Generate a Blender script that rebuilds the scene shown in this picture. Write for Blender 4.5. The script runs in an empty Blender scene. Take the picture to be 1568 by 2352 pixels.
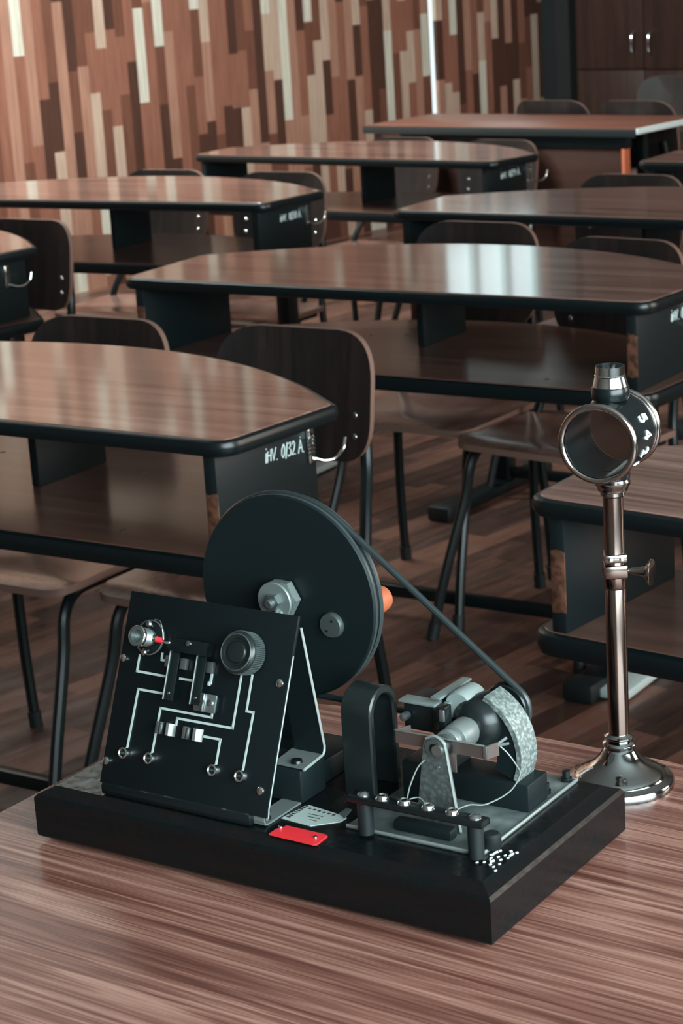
import bpy, bmesh, math, random
from mathutils import Vector, Matrix
random.seed(7)
scn = bpy.context.scene
COL = scn.collection
PI = math.pi
V = Vector

# ------------------------------------------------------------------ camera
F_PX, PITCH, ROLL, CAM_Z = 4751.81, math.radians(15.5791), math.radians(-3.53343), 1.40139
fw = V((0, math.cos(PITCH), -math.sin(PITCH)))
rt = V((1, 0, 0))
up = rt.cross(fw)
cr, sr = math.cos(ROLL), math.sin(ROLL)
RR = cr * rt + sr * up
UU = -sr * rt + cr * up
cd = bpy.data.cameras.new('camera')
cam = bpy.data.objects.new('camera', cd)
COL.objects.link(cam)
m3 = Matrix((RR, UU, -fw)).transposed()
cam.matrix_world = Matrix.Translation((0, 0, CAM_Z)) @ m3.to_4x4()
cd.sensor_fit = 'VERTICAL'
cd.sensor_height = 36.0
cd.sensor_width = 24.0
cd.lens = F_PX / 2352 * 36.0
cd.clip_start = 0.05
cd.dof.use_dof = True
cd.dof.focus_distance = 1.62
cd.dof.aperture_fstop = 22.0
scn.camera = cam

# ------------------------------------------------------------------ colour / world
scn.view_settings.view_transform = 'Standard'
scn.view_settings.look = 'None'
scn.view_settings.gamma = 1.0
scn.view_settings.exposure = 0.0
w = bpy.data.worlds.new('world')
scn.world = w
w.use_nodes = True
w.node_tree.nodes['Background'].inputs[0].default_value = (0.75, 0.95, 1.0, 1)
w.node_tree.nodes['Background'].inputs[1].default_value = 0.6

# room axes: E1 runs along the plank wall, E2 points from it into the room
E1 = V((0.69, 0.724, 0)).normalized()
E2 = V((E1.y, -E1.x, 0))
A0 = V((-1.059, 8.745, 0))
ROOM_YAW = math.atan2(E1.y, E1.x)
H_ROOM = 3.1
S0, S1, D1 = -8.2, 3.36, 8.6

def RW(s, d, z):
    return A0 + E1 * s + E2 * d + V((0, 0, z))

def area(name, pos, target, sx, sy, power, color):
    l = bpy.data.lights.new(name, 'AREA')
    l.shape = 'RECTANGLE'
    l.size = sx; l.size_y = sy
    l.energy = power; l.color = color
    o = bpy.data.objects.new(name, l)
    COL.objects.link(o)
    o.location = pos
    o.rotation_euler = (V(target) - V(pos)).to_track_quat('-Z', 'Y').to_euler()
    return o
COOL = (0.80, 0.97, 1.0)
# daylight through the windows of the right wall; far one tinted for warm bounce
area('daylight_near', RW(-5.2, 8.3, 1.75), RW(-4.2, 0, 0.9), 3.6, 1.6, 260, COOL)
area('far_warm_fill', RW(-0.6, 8.3, 1.75), RW(-1.0, 0, 0.9), 2.4, 1.6, 80, (1.0, 0.84, 0.72))
# added light of unseen ceiling lamps, brightening the left of the plank wall
area('added_wall_light', RW(-2.2, 1.5, 3.0), RW(-0.6, 0.0, 0.7), 2.4, 0.5, 290, (0.86, 1.0, 0.98))

# ------------------------------------------------------------------ materials
def hexc(r, g, b):
    f = lambda c: (c / 12.92 if c <= .04045 else ((c + .055) / 1.055) ** 2.4)
    return (f(r / 255), f(g / 255), f(b / 255), 1)

def mat(name, col, rough=0.5, metal=0.0, spec=0.5, coat=0.0, coat_r=0.1):
    m = bpy.data.materials.new(name)
    m.use_nodes = True
    b = m.node_tree.nodes['Principled BSDF']
    b.inputs['Base Color'].default_value = (*col[:3], 1)
    b.inputs['Roughness'].default_value = rough
    b.inputs['Metallic'].default_value = metal
    b.inputs['Specular IOR Level'].default_value = spec
    b.inputs['Coat Weight'].default_value = coat
    b.inputs['Coat Roughness'].default_value = coat_r
    return m

class N:
    """small node-building helper"""
    def __init__(s, m):
        s.m = m; s.t = m.node_tree; s.b = s.t.nodes['Principled BSDF']
    def n(s, typ, **kw):
        x = s.t.nodes.new(typ)
        for k, v in kw.items():
            if k == 'inp':
                for a, c in v.items():
                    if hasattr(c, 'outputs') or hasattr(c, 'links') and not isinstance(c, (int, float, tuple)):
                        s.t.links.new(c, x.inputs[a])
                    else:
                        x.inputs[a].default_value = c
            else:
                setattr(x, k, v)
        return x
    def l(s, a, b): s.t.links.new(a, b)
    def math(s, op, a, b=None, c=None):
        x = s.t.nodes.new('ShaderNodeMath'); x.operation = op
        for i, v in enumerate((a, b, c)):
            if v is None: continue
            if isinstance(v, (int, float)): x.inputs[i].default_value = v
            else: s.l(v, x.inputs[i])
        return x.outputs[0]
    def ramp(s, fac, stops, interp='LINEAR'):
        x = s.t.nodes.new('ShaderNodeValToRGB')
        x.color_ramp.interpolation = interp
        e = x.color_ramp.elements
        while len(e) < len(stops): e.new(0.5)
        for i, (p, c) in enumerate(stops):
            e[i].position = p; e[i].color = (*c[:3], 1)
        s.l(fac, x.inputs[0])
        return x.outputs[0]
    def mix(s, fac, a, b, mode='MIX'):
        x = s.t.nodes.new('ShaderNodeMix'); x.data_type = 'RGBA'; x.blend_type = mode
        for i, v in ((0, fac), (6, a), (7, b)):
            if isinstance(v, (int, float)): x.inputs[i].default_value = v
            elif isinstance(v, tuple): x.inputs[i].default_value = (*v[:3], 1)
            else: s.l(v, x.inputs[i])
        return x.outputs[2]
    def coords(s, scale=(1, 1, 1), rot=(0, 0, 0)):
        tc = s.t.nodes.new('ShaderNodeTexCoord'); mp = s.t.nodes.new('ShaderNodeMapping')
        mp.inputs['Scale'].default_value = scale; mp.inputs['Rotation'].default_value = rot
        s.l(tc.outputs['Object'], mp.inputs[0]); return mp.outputs[0]
    def noise(s, vec, scale=5, detail=4, rough=0.5, dist=0.0):
        x = s.t.nodes.new('ShaderNodeTexNoise')
        x.inputs['Scale'].default_value = scale; x.inputs['Detail'].default_value = detail
        x.inputs['Roughness'].default_value = rough; x.inputs['Distortion'].default_value = dist
        s.l(vec, x.inputs['Vector']); return x.outputs[0]
    def bump(s, h, strength=0.2, dist=0.002):
        x = s.t.nodes.new('ShaderNodeBump'); x.inputs['Strength'].default_value = strength
        x.inputs['Distance'].default_value = dist; s.l(h, x.inputs['Height'])
        s.l(x.outputs[0], s.b.inputs['Normal'])

def wood(name, c0, c1, c2, sx=1.2, sy=26, rough=0.38, spec=0.5, coat=0.0, coat_r=0.15, fine=1.0, rot=0, figure=0.35):
    m = mat(name, c1, rough, 0, spec, coat, coat_r)
    k = N(m)
    v = k.coords((sx, sy, sy), (0, 0, rot))
    n1 = k.noise(v, 2.2, 6, 0.62, 0.6)
    v2 = k.coords((sx * 5, sy * 9, sy * 9), (0, 0, rot))
    n2 = k.noise(v2, 3.0, 3, 0.6, 0.2)
    v3 = k.coords((sx * 0.9, sy * 0.22, sy * .22), (0, 0, rot))
    n3 = k.noise(v3, 2.0, 2, 0.5, 1.2)
    a = k.math('MULTIPLY_ADD', n2, 0.45 * fine, n1)
    a = k.math('MULTIPLY_ADD', n3, figure, a)
    a = k.math('SUBTRACT', a, 0.225 * fine + figure * .5)
    c = k.ramp(a, [(0.30, c0), (0.5, c1), (0.70, c2)])
    k.l(c, k.b.inputs['Base Color'])
    return m

BLACK = mat('black_paint', (0.0052, 0.0100, 0.0116), 0.45, 0, 0.3)
BLACKG = mat('black_gloss', (0.0048, 0.0085, 0.0098), 0.24, 0, 0.42)
EDGE = mat('black_rubber_edging', (0.0042, 0.0080, 0.0094), 0.30, 0, 0.4)
RUBBER = mat('black_rubber', (0.008, 0.0125, 0.014), 0.5, 0, 0.4)
TUBE = mat('black_enamel_tube', (0.0042, 0.0085, 0.0098), 0.33, 0, 0.42)
CHROME = mat('chrome', (0.62, 0.66, 0.66), 0.14, 1.0)
NICKEL = mat('worn_nickel', (0.38, 0.35, 0.33), 0.18, 1.0)
STEEL = mat('dull_steel', (0.24, 0.27, 0.27), 0.38, 0.85)
ZINC = mat('zinc_plate', (0.10, 0.12, 0.12), 0.42, 0.6)
WHITEP = mat('white_paint', (0.62, 0.72, 0.70), 0.4)
MARK = mat('white_marking_ink', (0.70, 0.80, 0.78), 0.5)
SILVER = mat('silver_line', (0.46, 0.54, 0.53), 0.42, 0.1)
RED = mat('red_plastic', (0.80, 0.030, 0.040), 0.4)
PAPER = mat('paper_label', (0.42, 0.50, 0.48), 0.6)
INK = mat('grey_ink', (0.03, 0.045, 0.045), 0.6)
BRASS = mat('tarnished_brass', (0.16, 0.13, 0.12), 0.4, 0.7)
KNOBWOOD = mat('orange_wood', (0.42, 0.11, 0.05), 0.45)
COILW = mat('white_coil_wrap', (0.22, 0.265, 0.26), 0.6)
PINK = mat('pink_winding', (0.45, 0.12, 0.16), 0.5)
FOOTLIT = mat('pale_lit_foot', (0.62, 0.72, 0.72), 0.3, 0.1)  # pale colour stands for light on the desk foot

TOP = wood('desk_laminate', hexc(102, 70, 62), hexc(140, 102, 91), hexc(170, 134, 122), 0.8, 30, 0.24, 0.5, 0.9, 0.08, figure=0.6)
SHELF = wood('shelf_laminate', hexc(84, 58, 50), hexc(98, 69, 60), hexc(112, 81, 70), 1.1, 14, 0.28, 0.5, 0.4, 0.15)
FTOP = wood('table_laminate', hexc(92, 55, 47), hexc(130, 86, 75), hexc(170, 128, 114), 2.0, 150, 0.34, 0.4, 0.12, 0.2, fine=1.0, figure=0.75)
SEAT = wood('seat_ply', hexc(96, 68, 60), hexc(118, 86, 77), hexc(136, 104, 94), 6, 1.2, 0.24, 0.5, 0.6, 0.15)
BACKW = wood('dark_back_ply', hexc(27, 24, 24), hexc(35, 29, 28), hexc(44, 35, 33), 14, 1.0, 0.42, 0.3, figure=.5)
PLYEDGE = mat('ply_edge', hexc(126, 98, 88), 0.45)
CABW = wood('cabinet_wood', hexc(44, 29, 25), hexc(54, 35, 30), hexc(64, 42, 36), 14, 0.8, 0.42, 0.35)
TDESK = wood('teacher_desk_wood', hexc(110, 66, 54), hexc(126, 78, 64), hexc(140, 90, 74), 1, 12, 0.33, 0.5)
TPANEL = wood('teacher_panel_wood', hexc(58, 36, 30), hexc(66, 41, 34), hexc(74, 46, 38), 1, 10, 0.45, 0.3)
TEDGE = mat('orange_edge_wood', hexc(200, 108, 76), 0.4)

# worn chipboard showing on the front edge of a side panel
WORN = mat('worn_black_panel', (0.0052, 0.0100, 0.0116), 0.42, 0, 0.4)
k = N(WORN)
tc = k.t.nodes.new('ShaderNodeTexCoord'); sp = k.t.nodes.new('ShaderNodeSeparateXYZ')
k.l(tc.outputs['Object'], sp.inputs[0])
nz = k.noise(tc.outputs['Object'], 60, 4, 0.6)
front = k.math('LESS_THAN', sp.outputs[1], 0.0035)
lo = k.math('LESS_THAN', k.math('MULTIPLY_ADD', nz, 0.02, sp.outputs[2]), 0.712)
hi = k.math('GREATER_THAN', k.math('MULTIPLY_ADD', nz, 0.02, sp.outputs[2]), 0.635)
msk = k.math('MULTIPLY', k.math('MULTIPLY', front, lo), hi)
k.l(k.mix(msk, (0.0052, 0.0100, 0.0116), k.ramp(nz, [(0.35, hexc(52, 36, 30)), (0.6, hexc(110, 72, 56))])), k.b.inputs['Base Color'])

# speckled cast metal of the motor magnet and its bearing plate
def speckle(name, ca, cb, scale):
    m = mat(name, ca, 0.5, 0.45)
    k = N(m)
    tc = k.t.nodes.new('ShaderNodeTexCoord')
    vo = k.t.nodes.new('ShaderNodeTexVoronoi'); vo.inputs['Scale'].default_value = scale
    k.l(tc.outputs['Object'], vo.inputs['Vector'])
    n = k.noise(tc.outputs['Object'], scale * .6, 5, 0.7)
    f = k.math('ADD', k.math('MULTIPLY', vo.outputs['Distance'], 0.7), k.math('MULTIPLY', n, 0.8))
    k.l(k.ramp(f, [(0.4, ca), (0.9, cb)]), k.b.inputs['Base Color'])
    k.bump(n, 0.5, 0.0006)
    return m
CAST = speckle('galvanised_casting', (0.42, 0.48, 0.465), (0.15, 0.185, 0.18), 380)
CASTD = speckle('grey_casting', (0.16, 0.185, 0.18), (0.08, 0.095, 0.095), 300)
TIN = speckle('spotted_tin_plate', (0.20, 0.235, 0.23), (0.08, 0.10, 0.10), 60)

# ebonised base board with worn brown-red wood and scratches
BASEM = mat('ebonised_wood', (0.012, 0.014, 0.014), 0.3, 0, 0.22)
k = N(BASEM)
v = k.coords((6, 6, 60)); n = k.noise(v, 3, 4, 0.6)
v2 = k.coords((14, 90, 90)); n2 = k.noise(v2, 2.5, 6, 0.75)
scr = k.ramp(n2, [(0.70, (0, 0, 0)), (0.74, (1, 1, 1))])
c = k.ramp(n, [(0.35, (0.0034, 0.0060, 0.0068)), (0.7, (0.0078, 0.0055, 0.0056))])
k.l(k.mix(k.math('MULTIPLY', scr, 0.35), c, (0.06, 0.07, 0.07)), k.b.inputs['Base Color'])
nb = k.noise(k.coords((40, 40, 40)), 4, 3, 0.5)
k.l(k.ramp(nb, [(0.3, (0.16, 0.16, 0.16)), (0.7, (0.34, 0.34, 0.34))]), k.b.inputs['Roughness'])

# plank wall: narrow upright strips of random length and tone
PLANK = mat('strip_plank_wall', (0.3, 0.2, 0.15), 0.46, 0, 0.35)
k = N(PLANK)
tc = k.t.nodes.new('ShaderNodeTexCoord'); sp = k.t.nodes.new('ShaderNodeSeparateXYZ')
k.l(tc.outputs['Object'], sp.inputs[0])
U = k.math('DIVIDE', sp.outputs[0], 0.055)
colid = k.math('FLOOR', U)
wn = k.t.nodes.new('ShaderNodeTexWhiteNoise'); wn.noise_dimensions = '1D'; k.l(colid, wn.inputs['W'])
zz = k.math('MULTIPLY_ADD', wn.outputs['Value'], 7.31, k.math('DIVIDE', sp.outputs[2], 0.34))
jit = k.math('MULTIPLY', k.math('SINE', k.math('MULTIPLY_ADD', wn.outputs['Value'], 40.0, k.math('MULTIPLY', zz, 2.1))), 0.22)
zz = k.math('ADD', zz, jit)
rowid = k.math('FLOOR', zz)
cb = k.t.nodes.new('ShaderNodeCombineXYZ'); k.l(colid, cb.inputs[0]); k.l(rowid, cb.inputs[1])
wn2 = k.t.nodes.new('ShaderNodeTexWhiteNoise'); wn2.noise_dimensions = '3D'; k.l(cb.outputs[0], wn2.inputs['Vector'])
rnd = wn2.outputs['Value']
tone = k.ramp(rnd, [(0.0, hexc(90, 59, 49)), (0.18, hexc(126, 81, 66)), (0.38, hexc(158, 104, 86)),
                    (0.60, hexc(184, 134, 114)), (0.76, hexc(210, 178, 158)), (0.90, hexc(230, 220, 204))], 'CONSTANT')
gr = k.noise(k.coords((70, 70, 2.0)), 2.0, 5, 0.6, 0.5)
tone = k.mix(0.75, tone, k.ramp(gr, [(0.3, (0.55, 0.52, 0.50)), (0.62, (1.08, 1.08, 1.08))]), 'MULTIPLY')
k.l(tone, k.b.inputs['Base Color'])

# floor boards
FLOOR = mat('laminate_floor', (0.1, 0.06, 0.05), 0.33, 0, 0.5)
k = N(FLOOR)
tc = k.t.nodes.new('ShaderNodeTexCoord'); sp = k.t.nodes.new('ShaderNodeSeparateXYZ')
k.l(tc.outputs['Object'], sp.inputs[0])
colid = k.math('FLOOR', k.math('DIVIDE', sp.outputs[1], 0.062))
wn = k.t.nodes.new('ShaderNodeTexWhiteNoise'); wn.noise_dimensions = '1D'; k.l(colid, wn.inputs['W'])
rowid = k.math('FLOOR', k.math('MULTIPLY_ADD', wn.outputs['Value'], 9.7, k.math('DIVIDE', sp.outputs[0], 0.42)))
cb = k.t.nodes.new('ShaderNodeCombineXYZ'); k.l(colid, cb.inputs[0]); k.l(rowid, cb.inputs[1])
wn2 = k.t.nodes.new('ShaderNodeTexWhiteNoise'); k.l(cb.outputs[0], wn2.inputs['Vector'])
gr = k.noise(k.coords((2.5, 30, 1)), 2.0, 5, 0.65, 0.8)
tone = k.ramp(k.math('MULTIPLY_ADD', gr, 0.75, k.math('MULTIPLY', wn2.outputs['Value'], 0.5)),
              [(0.3, hexc(52, 36, 32)), (0.58, hexc(80, 56, 49)), (0.85, hexc(124, 86, 73))])
k.l(tone, k.b.inputs['Base Color'])
nb = k.noise(k.coords((3, 12, 1)), 2.5, 3, 0.5)
k.l(k.ramp(nb, [(0.3, (0.24, 0.24, 0.24)), (0.7, (0.46, 0.46, 0.46))]), k.b.inputs['Roughness'])

WALLP = mat('painted_wall', hexc(120, 112, 105), 0.8); N(WALLP)
CEILM = mat('ceiling_paint', hexc(150, 152, 150), 0.9)
DARKGAP = mat('dark_gap_shade', (0.010, 0.014, 0.015), 0.5)
PANE = mat('daylit_pane', (0.6, 0.7, 0.7), 0.3)
PANE.node_tree.nodes['Principled BSDF'].inputs['Emission Color'].default_value = (0.80, 0.97, 1.0, 1)
PANE.node_tree.nodes['Principled BSDF'].inputs['Emission Strength'].default_value = 1.5
SLIT = mat('daylit_slit_pane', (0.6, 0.7, 0.7), 0.3)
SLIT.node_tree.nodes['Principled BSDF'].inputs['Emission Color'].default_value = (0.80, 0.98, 1.0, 1)
SLIT.node_tree.nodes['Principled BSDF'].inputs['Emission Strength'].default_value = 1.0
LAMPM = mat('added_lamp_diffuser', (0.8, 0.8, 0.8), 0.3)
LAMPM.node_tree.nodes['Principled BSDF'].inputs['Emission Color'].default_value = (0.92, 1.0, 0.97, 1)
LAMPM.node_tree.nodes['Principled BSDF'].inputs['Emission Strength'].default_value = 2.0
GLASS = mat('lens_glass', (0.9, 0.95, 0.95), 0.02)
gb = GLASS.node_tree.nodes['Principled BSDF']
gb.inputs['Transmission Weight'].default_value = 1.0
gb.inputs['IOR'].default_value = 1.12

# ------------------------------------------------------------------ mesh helpers
def link(name, bm, m, parent=None, smooth=True, angle=35):
    me = bpy.data.meshes.new(name)
    bmesh.ops.recalc_face_normals(bm, faces=bm.faces)
    bm.to_mesh(me); bm.free()
    me.materials.append(m)
    if smooth:
        for p in me.polygons: p.use_smooth = True
        me.set_sharp_from_angle(angle=math.radians(angle))
    o = bpy.data.objects.new(name, me)
    COL.objects.link(o)
    if parent: o.parent = parent
    return o

def thing(name, label, cat, loc=(0, 0, 0), rotz=0.0, group=None):
    o = bpy.data.objects.new(name, None)
    COL.objects.link(o)
    o.empty_display_size = 0.05
    o.location = loc; o.rotation_euler = (0, 0, rotz)
    o['label'] = label; o['category'] = cat
    if group: o['group'] = group
    return o

def struct(o): o['kind'] = 'structure'; return o

def bm_new(): return bmesh.new()

def box(bm, lo, hi, bev=0.0, mtx=None, seg=2):
    b = bmesh.new()
    bmesh.ops.create_cube(b, size=1)
    c = [(lo[i] + hi[i]) / 2 for i in range(3)]; s = [hi[i] - lo[i] for i in range(3)]
    for v in b.verts: v.co = V((v.co.x * s[0] + c[0], v.co.y * s[1] + c[1], v.co.z * s[2] + c[2]))
    if bev: bmesh.ops.bevel(b, geom=b.edges[:], offset=min(bev, min(s) * .45), segments=seg, affect='EDGES', profile=0.5)
    if mtx is not None: bmesh.ops.transform(b, matrix=mtx, verts=b.verts)
    merge(bm, b)
    return bm

def merge(bm, b):
    vm = {}
    for v in b.verts: vm[v] = bm.verts.new(v.co)
    for f in b.faces:
        try: bm.faces.new([vm[v] for v in f.verts])
        except ValueError: pass
    b.free()

def frame(axis):
    a = V(axis).normalized()
    h = V((0, 0, 1)) if abs(a.z) < 0.9 else V((1, 0, 0))
    x = h.cross(a).normalized(); y = a.cross(x)
    return x, y, a

def lathe(bm, prof, p0=(0, 0, 0), axis=(0, 0, 1), seg=32, close_ends=True):
    """prof: list of (r, h) revolved about axis through p0"""
    x, y, a = frame(axis); p0 = V(p0)
    rings = []
    for r, h in prof:
        if r < 1e-6: rings.append([bm.verts.new(p0 + a * h)])
        else: rings.append([bm.verts.new(p0 + a * h + (x * math.cos(t) + y * math.sin(t)) * r) for t in [2 * PI * i / seg for i in range(seg)]])
    for A, B in zip(rings, rings[1:]):
        if len(A) == 1 and len(B) == 1: continue
        for i in range(seg):
            j = (i + 1) % seg
            if len(A) == 1: bm.faces.new((A[0], B[i], B[j]))
            elif len(B) == 1: bm.faces.new((A[i], A[j], B[0]))
            else: bm.faces.new((A[i], A[j], B[j], B[i]))
    if close_ends:
        for ring in (rings[0], rings[-1]):
            if len(ring) > 1: bm.faces.new(ring)
    return bm

def cyl(bm, p0, p1, r, seg=24, r1=None):
    p0, p1 = V(p0), V(p1)
    return lathe(bm, [(r, 0), (r if r1 is None else r1, (p1 - p0).length)], p0, p1 - p0, seg)

def tube(bm, pts, r, seg=10, closed=False, radii=None):
    pts = [V(p) for p in pts]; n = len(pts); rings = []
    px = None
    for i, p in enumerate(pts):
        if closed: d = pts[(i + 1) % n] - pts[i - 1]
        else: d = pts[min(i + 1, n - 1)] - pts[max(i - 1, 0)]
        d.normalize()
        if px is None: x, y, a = frame(d)
        else:
            x = (px - d * px.dot(d)).normalized(); y = d.cross(x)
        px = x
        rr = radii[i] if radii else r
        rings.append([bm.verts.new(p + (x * math.cos(t) + y * math.sin(t)) * rr) for t in [2 * PI * q / seg for q in range(seg)]])
    prs = list(zip(rings, rings[1:]))
    for A, B in prs:
        for i in range(seg):
            j = (i + 1) % seg
            bm.faces.new((A[i], A[j], B[j], B[i]))
    if closed:
        A, B = rings[-1], rings[0]
        best = min(range(seg), key=lambda s: sum((A[i].co - B[(i + s) % seg].co).length for i in range(0, seg, 2)))
        for i in range(seg):
            j = (i + 1) % seg
            bm.faces.new((A[i], A[j], B[(j + best) % seg], B[(i + best) % seg]))
    else:
        bm.faces.new(rings[0]); bm.faces.new(rings[-1])
    return bm

def smooth_path(pts, n=6):
    """Catmull-Rom through points"""
    pts = [V(p) for p in pts]
    P = [pts[0] * 2 - pts[1]] + pts + [pts[-1] * 2 - pts[-2]]
    out = []
    for i in range(1, len(P) - 2):
        for q in range(n):
            t = q / n
            a, b, c, d = P[i - 1], P[i], P[i + 1], P[i + 2]
            out.append(0.5 * ((2 * b) + (c - a) * t + (2 * a - 5 * b + 4 * c - d) * t * t + (-a + 3 * b - 3 * c + d) * t ** 3))
    out.append(pts[-1])
    return out

def offset_poly(pts, d):
    """pts ccw 2D list; positive d = outward"""
    n = len(pts); out = []
    for i in range(n):
        a = V(pts[i - 1]); b = V(pts[i]); c = V(pts[(i + 1) % n])
        e0 = (b - a).normalized(); e1 = (c - b).normalized()
        n0 = V((e0.y, -e0.x)); n1 = V((e1.y, -e1.x))
        m = (n0 + n1)
        m = m / max(m.dot(n0), 0.3) if m.length > 1e-6 else n0
        out.append((b.x + m.x * d, b.y + m.y * d))
    return out

def slab(bm, pts, layers):
    """layers: (offset, z) stacked bottom to top"""
    rings = []
    for off, z in layers:
        rings.append([bm.verts.new((x, y, z)) for x, y in offset_poly([V(p) for p in pts], off)])
    n = len(pts)
    for A, B in zip(rings, rings[1:]):
        for i in range(n):
            j = (i + 1) % n
            bm.faces.new((A[i], A[j], B[j], B[i]))
    bm.faces.new(rings[0][::-1]); bm.faces.new(rings[-1])
    return bm

def round_corner(a, b, c, r, n=6):
    a, b, c = V(a), V(b), V(c)
    u = (a - b).normalized(); w_ = (c - b).normalized()
    ang = u.angle(w_); t = r / math.tan(ang / 2)
    p0 = b + u * t; p1 = b + w_ * t
    return [tuple(p0.lerp(b, s).lerp(b.lerp(p1, s), s)) for s in [i / n for i in range(n + 1)]]

# hand-written strokes, unit cell: x 0..w, y 0..1
STROKES = {
    'I': (0.25, [[(0.10, 0), (0.14, 0.62)], [(0.16, 0.86), (0.17, 0.93)]]),
    'N': (0.62, [[(0.05, 0), (0.10, 0.72)], [(0.10, 0.42), (0.42, 0.42)], [(0.42, 0.05), (0.46, 0.80)]]),
    'V': (0.55, [[(0.05, 0.82), (0.20, 0.05), (0.48, 0.85)]]),
    '.': (0.28, [[(0.08, 0.02), (0.13, 0.04)]]),
    ' ': (0.35, []),
    '0': (0.55, [[(0.30, 0.88), (0.12, 0.55), (0.12, 0.2), (0.24, 0.03), (0.40, 0.2), (0.45, 0.6), (0.36, 0.88), (0.30, 0.88)]]),
    '1': (0.30, [[(0.08, -0.08), (0.26, 0.95)]]),
    '3': (0.55, [[(0.10, 0.85), (0.36, 0.90), (0.36, 0.65), (0.20, 0.52), (0.42, 0.40), (0.38, 0.1), (0.15, 0.02), (0.05, 0.14)]]),
    '2': (0.55, [[(0.08, 0.72), (0.24, 0.92), (0.40, 0.76), (0.34, 0.45), (0.08, 0.05), (0.46, 0.05)]]),
    'A': (0.60, [[(0.02, 0), (0.26, 0.88), (0.50, 0.02)], [(0.12, 0.34), (0.42, 0.36)], [(0.24, 1.02), (0.28, 1.05)]]),
    '4': (0.60, [[(0.34, 0.0), (0.40, 0.95), (0.05, 0.35), (0.52, 0.32)]]),
    '5': (0.55, [[(0.46, 0.90), (0.14, 0.90), (0.10, 0.56), (0.34, 0.58), (0.44, 0.34), (0.34, 0.05), (0.06, 0.08)]]),
    '9': (0.55, [[(0.42, 0.62), (0.22, 0.5), (0.10, 0.68), (0.22, 0.9), (0.42, 0.82), (0.42, 0.4), (0.30, 0.02)]]),
    '7': (0.5, [[(0.06, 0.88), (0.44, 0.88), (0.20, 0.0)]]),
}
def write(bm, text, fn, size, r, spacing=1.0):
    """fn maps (u, v) in metres along / up the line to a point on the surface"""
    x = 0
    for ch in text:
        wd, st = STROKES[ch]
        for s in st:
            tube(bm, [fn((x + a) * size, b * size) for a, b in s], r, 6)
        x += wd * spacing
    return bm

# ------------------------------------------------------------------ setting
def room_obj(name, lo, hi, m):
    o = link(name, box(bm_new(), lo, hi), m, smooth=False)
    o.location = A0; o.rotation_euler = (0, 0, ROOM_YAW)
    return struct(o)
# local x = along E1 ; local y = -E2 (away from room) ; so room interior has y<0
room_obj('floor', (S0 - .2, -D1 - .2, -0.1), (S1 + .2, 0.2, 0.0), FLOOR)
room_obj('ceiling', (S0 - .2, -D1 - .2, H_ROOM), (S1 + .2, 0.2, H_ROOM + .1), CEILM)
def wall_with_holes(name, s0, s1, y0, y1, holes, m):
    bm = bm_new()
    cur = s0
    for (a, b, z0, z1) in holes:
        box(bm, (cur, y0, 0), (a, y1, H_ROOM))
        box(bm, (a, y0, 0), (b, y1, z0)); box(bm, (a, y0, z1), (b, y1, H_ROOM))
        cur = b
    box(bm, (cur, y0, 0), (s1, y1, H_ROOM))
    o = link(name, bm, m, smooth=False)
    o.location = A0; o.rotation_euler = (0, 0, ROOM_YAW)
    return struct(o)
WZ0, WZ1 = 1.62, 2.65
wall_with_holes('wall_left', S0, S1, 0, 0.15, [(2.372, 2.425, 0.12, 1.60), (2.43, 3.27, WZ0, WZ1)], PLANK)
room_obj('wall_back', (S1, -D1, 0), (S1 + .15, 0.15, H_ROOM), WALLP)
room_obj('wall_front', (S0 - .15, -D1, 0), (S0, 0.15, H_ROOM), WALLP)
holes = [(-7.0, -3.4, 0.9, 2.6), (-1.9, 0.7, 0.9, 2.6)]
wall_with_holes('wall_right', S0, S1, -D1 - .15, -D1, holes, WALLP)
def window(name, s0, s1, z0, z1, y, n, fr=0.05, yin=0.0, pm=None):
    bm = bm_new()
    box(bm, (s0, y - .02, z0), (s1, y + .02, z0 + fr), .004); box(bm, (s0, y - .02, z1 - fr), (s1, y + .02, z1), .004)
    for i in range(n + 1):
        c = s0 + fr / 2 + (s1 - s0 - fr) * i / n
        box(bm, (c - fr / 2, y - .02, z0), (c + fr / 2, y + .02, z1), .004)
    o = link(name, bm, WHITEP, smooth=False)
    o.location = A0; o.rotation_euler = (0, 0, ROOM_YAW); struct(o)
    p = link('pane', box(bm_new(), (s0 + .01, y + yin - .004, z0 + .01), (s1 - .01, y + yin + .004, z1 - .01)), pm or PANE, o, False)
    return o
window('window_1', 2.43, 3.27, WZ0, WZ1, 0.06, 3, 0.05, 0.03)
window('window_2', -7.0, -3.4, 0.9, 2.6, -D1 - .06, 4, 0.06, -0.03)
window('window_3', -1.9, 0.7, 0.9, 2.6, -D1 - .06, 3, 0.06, -0.03)
window('window_4', 2.372, 2.425, 0.12, 1.60, 0.045, 1, 0.006, -0.03, SLIT)
# dark strips in the corner, standing for the shaded gap beside the cabinet
o = room_obj('gap_shade_1', (3.28, -0.115, 0.0), (3.36, 0.0, H_ROOM), DARKGAP)
o = room_obj('gap_shade_2', (3.25, -0.20, 0.0), (3.36, -0.11, H_ROOM), mat('grey_black_gap_shade', (0.014, 0.015, 0.016), 0.6))

# added ceiling lamps, out of view beside the plank wall
def added_ceiling_lamp(s, lab):
    t = thing('added_ceiling_lamp', lab, 'lamp', RW(s, 1.5, H_ROOM), ROOM_YAW)
    link('housing', box(bm_new(), (-.62, -.12, -.05), (.62, .12, 0), .01), WHITEP, t)
    link('diffuser', box(bm_new(), (-.60, -.10, -.062), (.60, .10, -.05), .004), LAMPM, t)
added_ceiling_lamp(-2.9, 'added unseen ceiling lamp above the front rows, nearer the front wall')
added_ceiling_lamp(-1.5, 'added unseen ceiling lamp above the front rows, nearer the cabinet')

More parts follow.
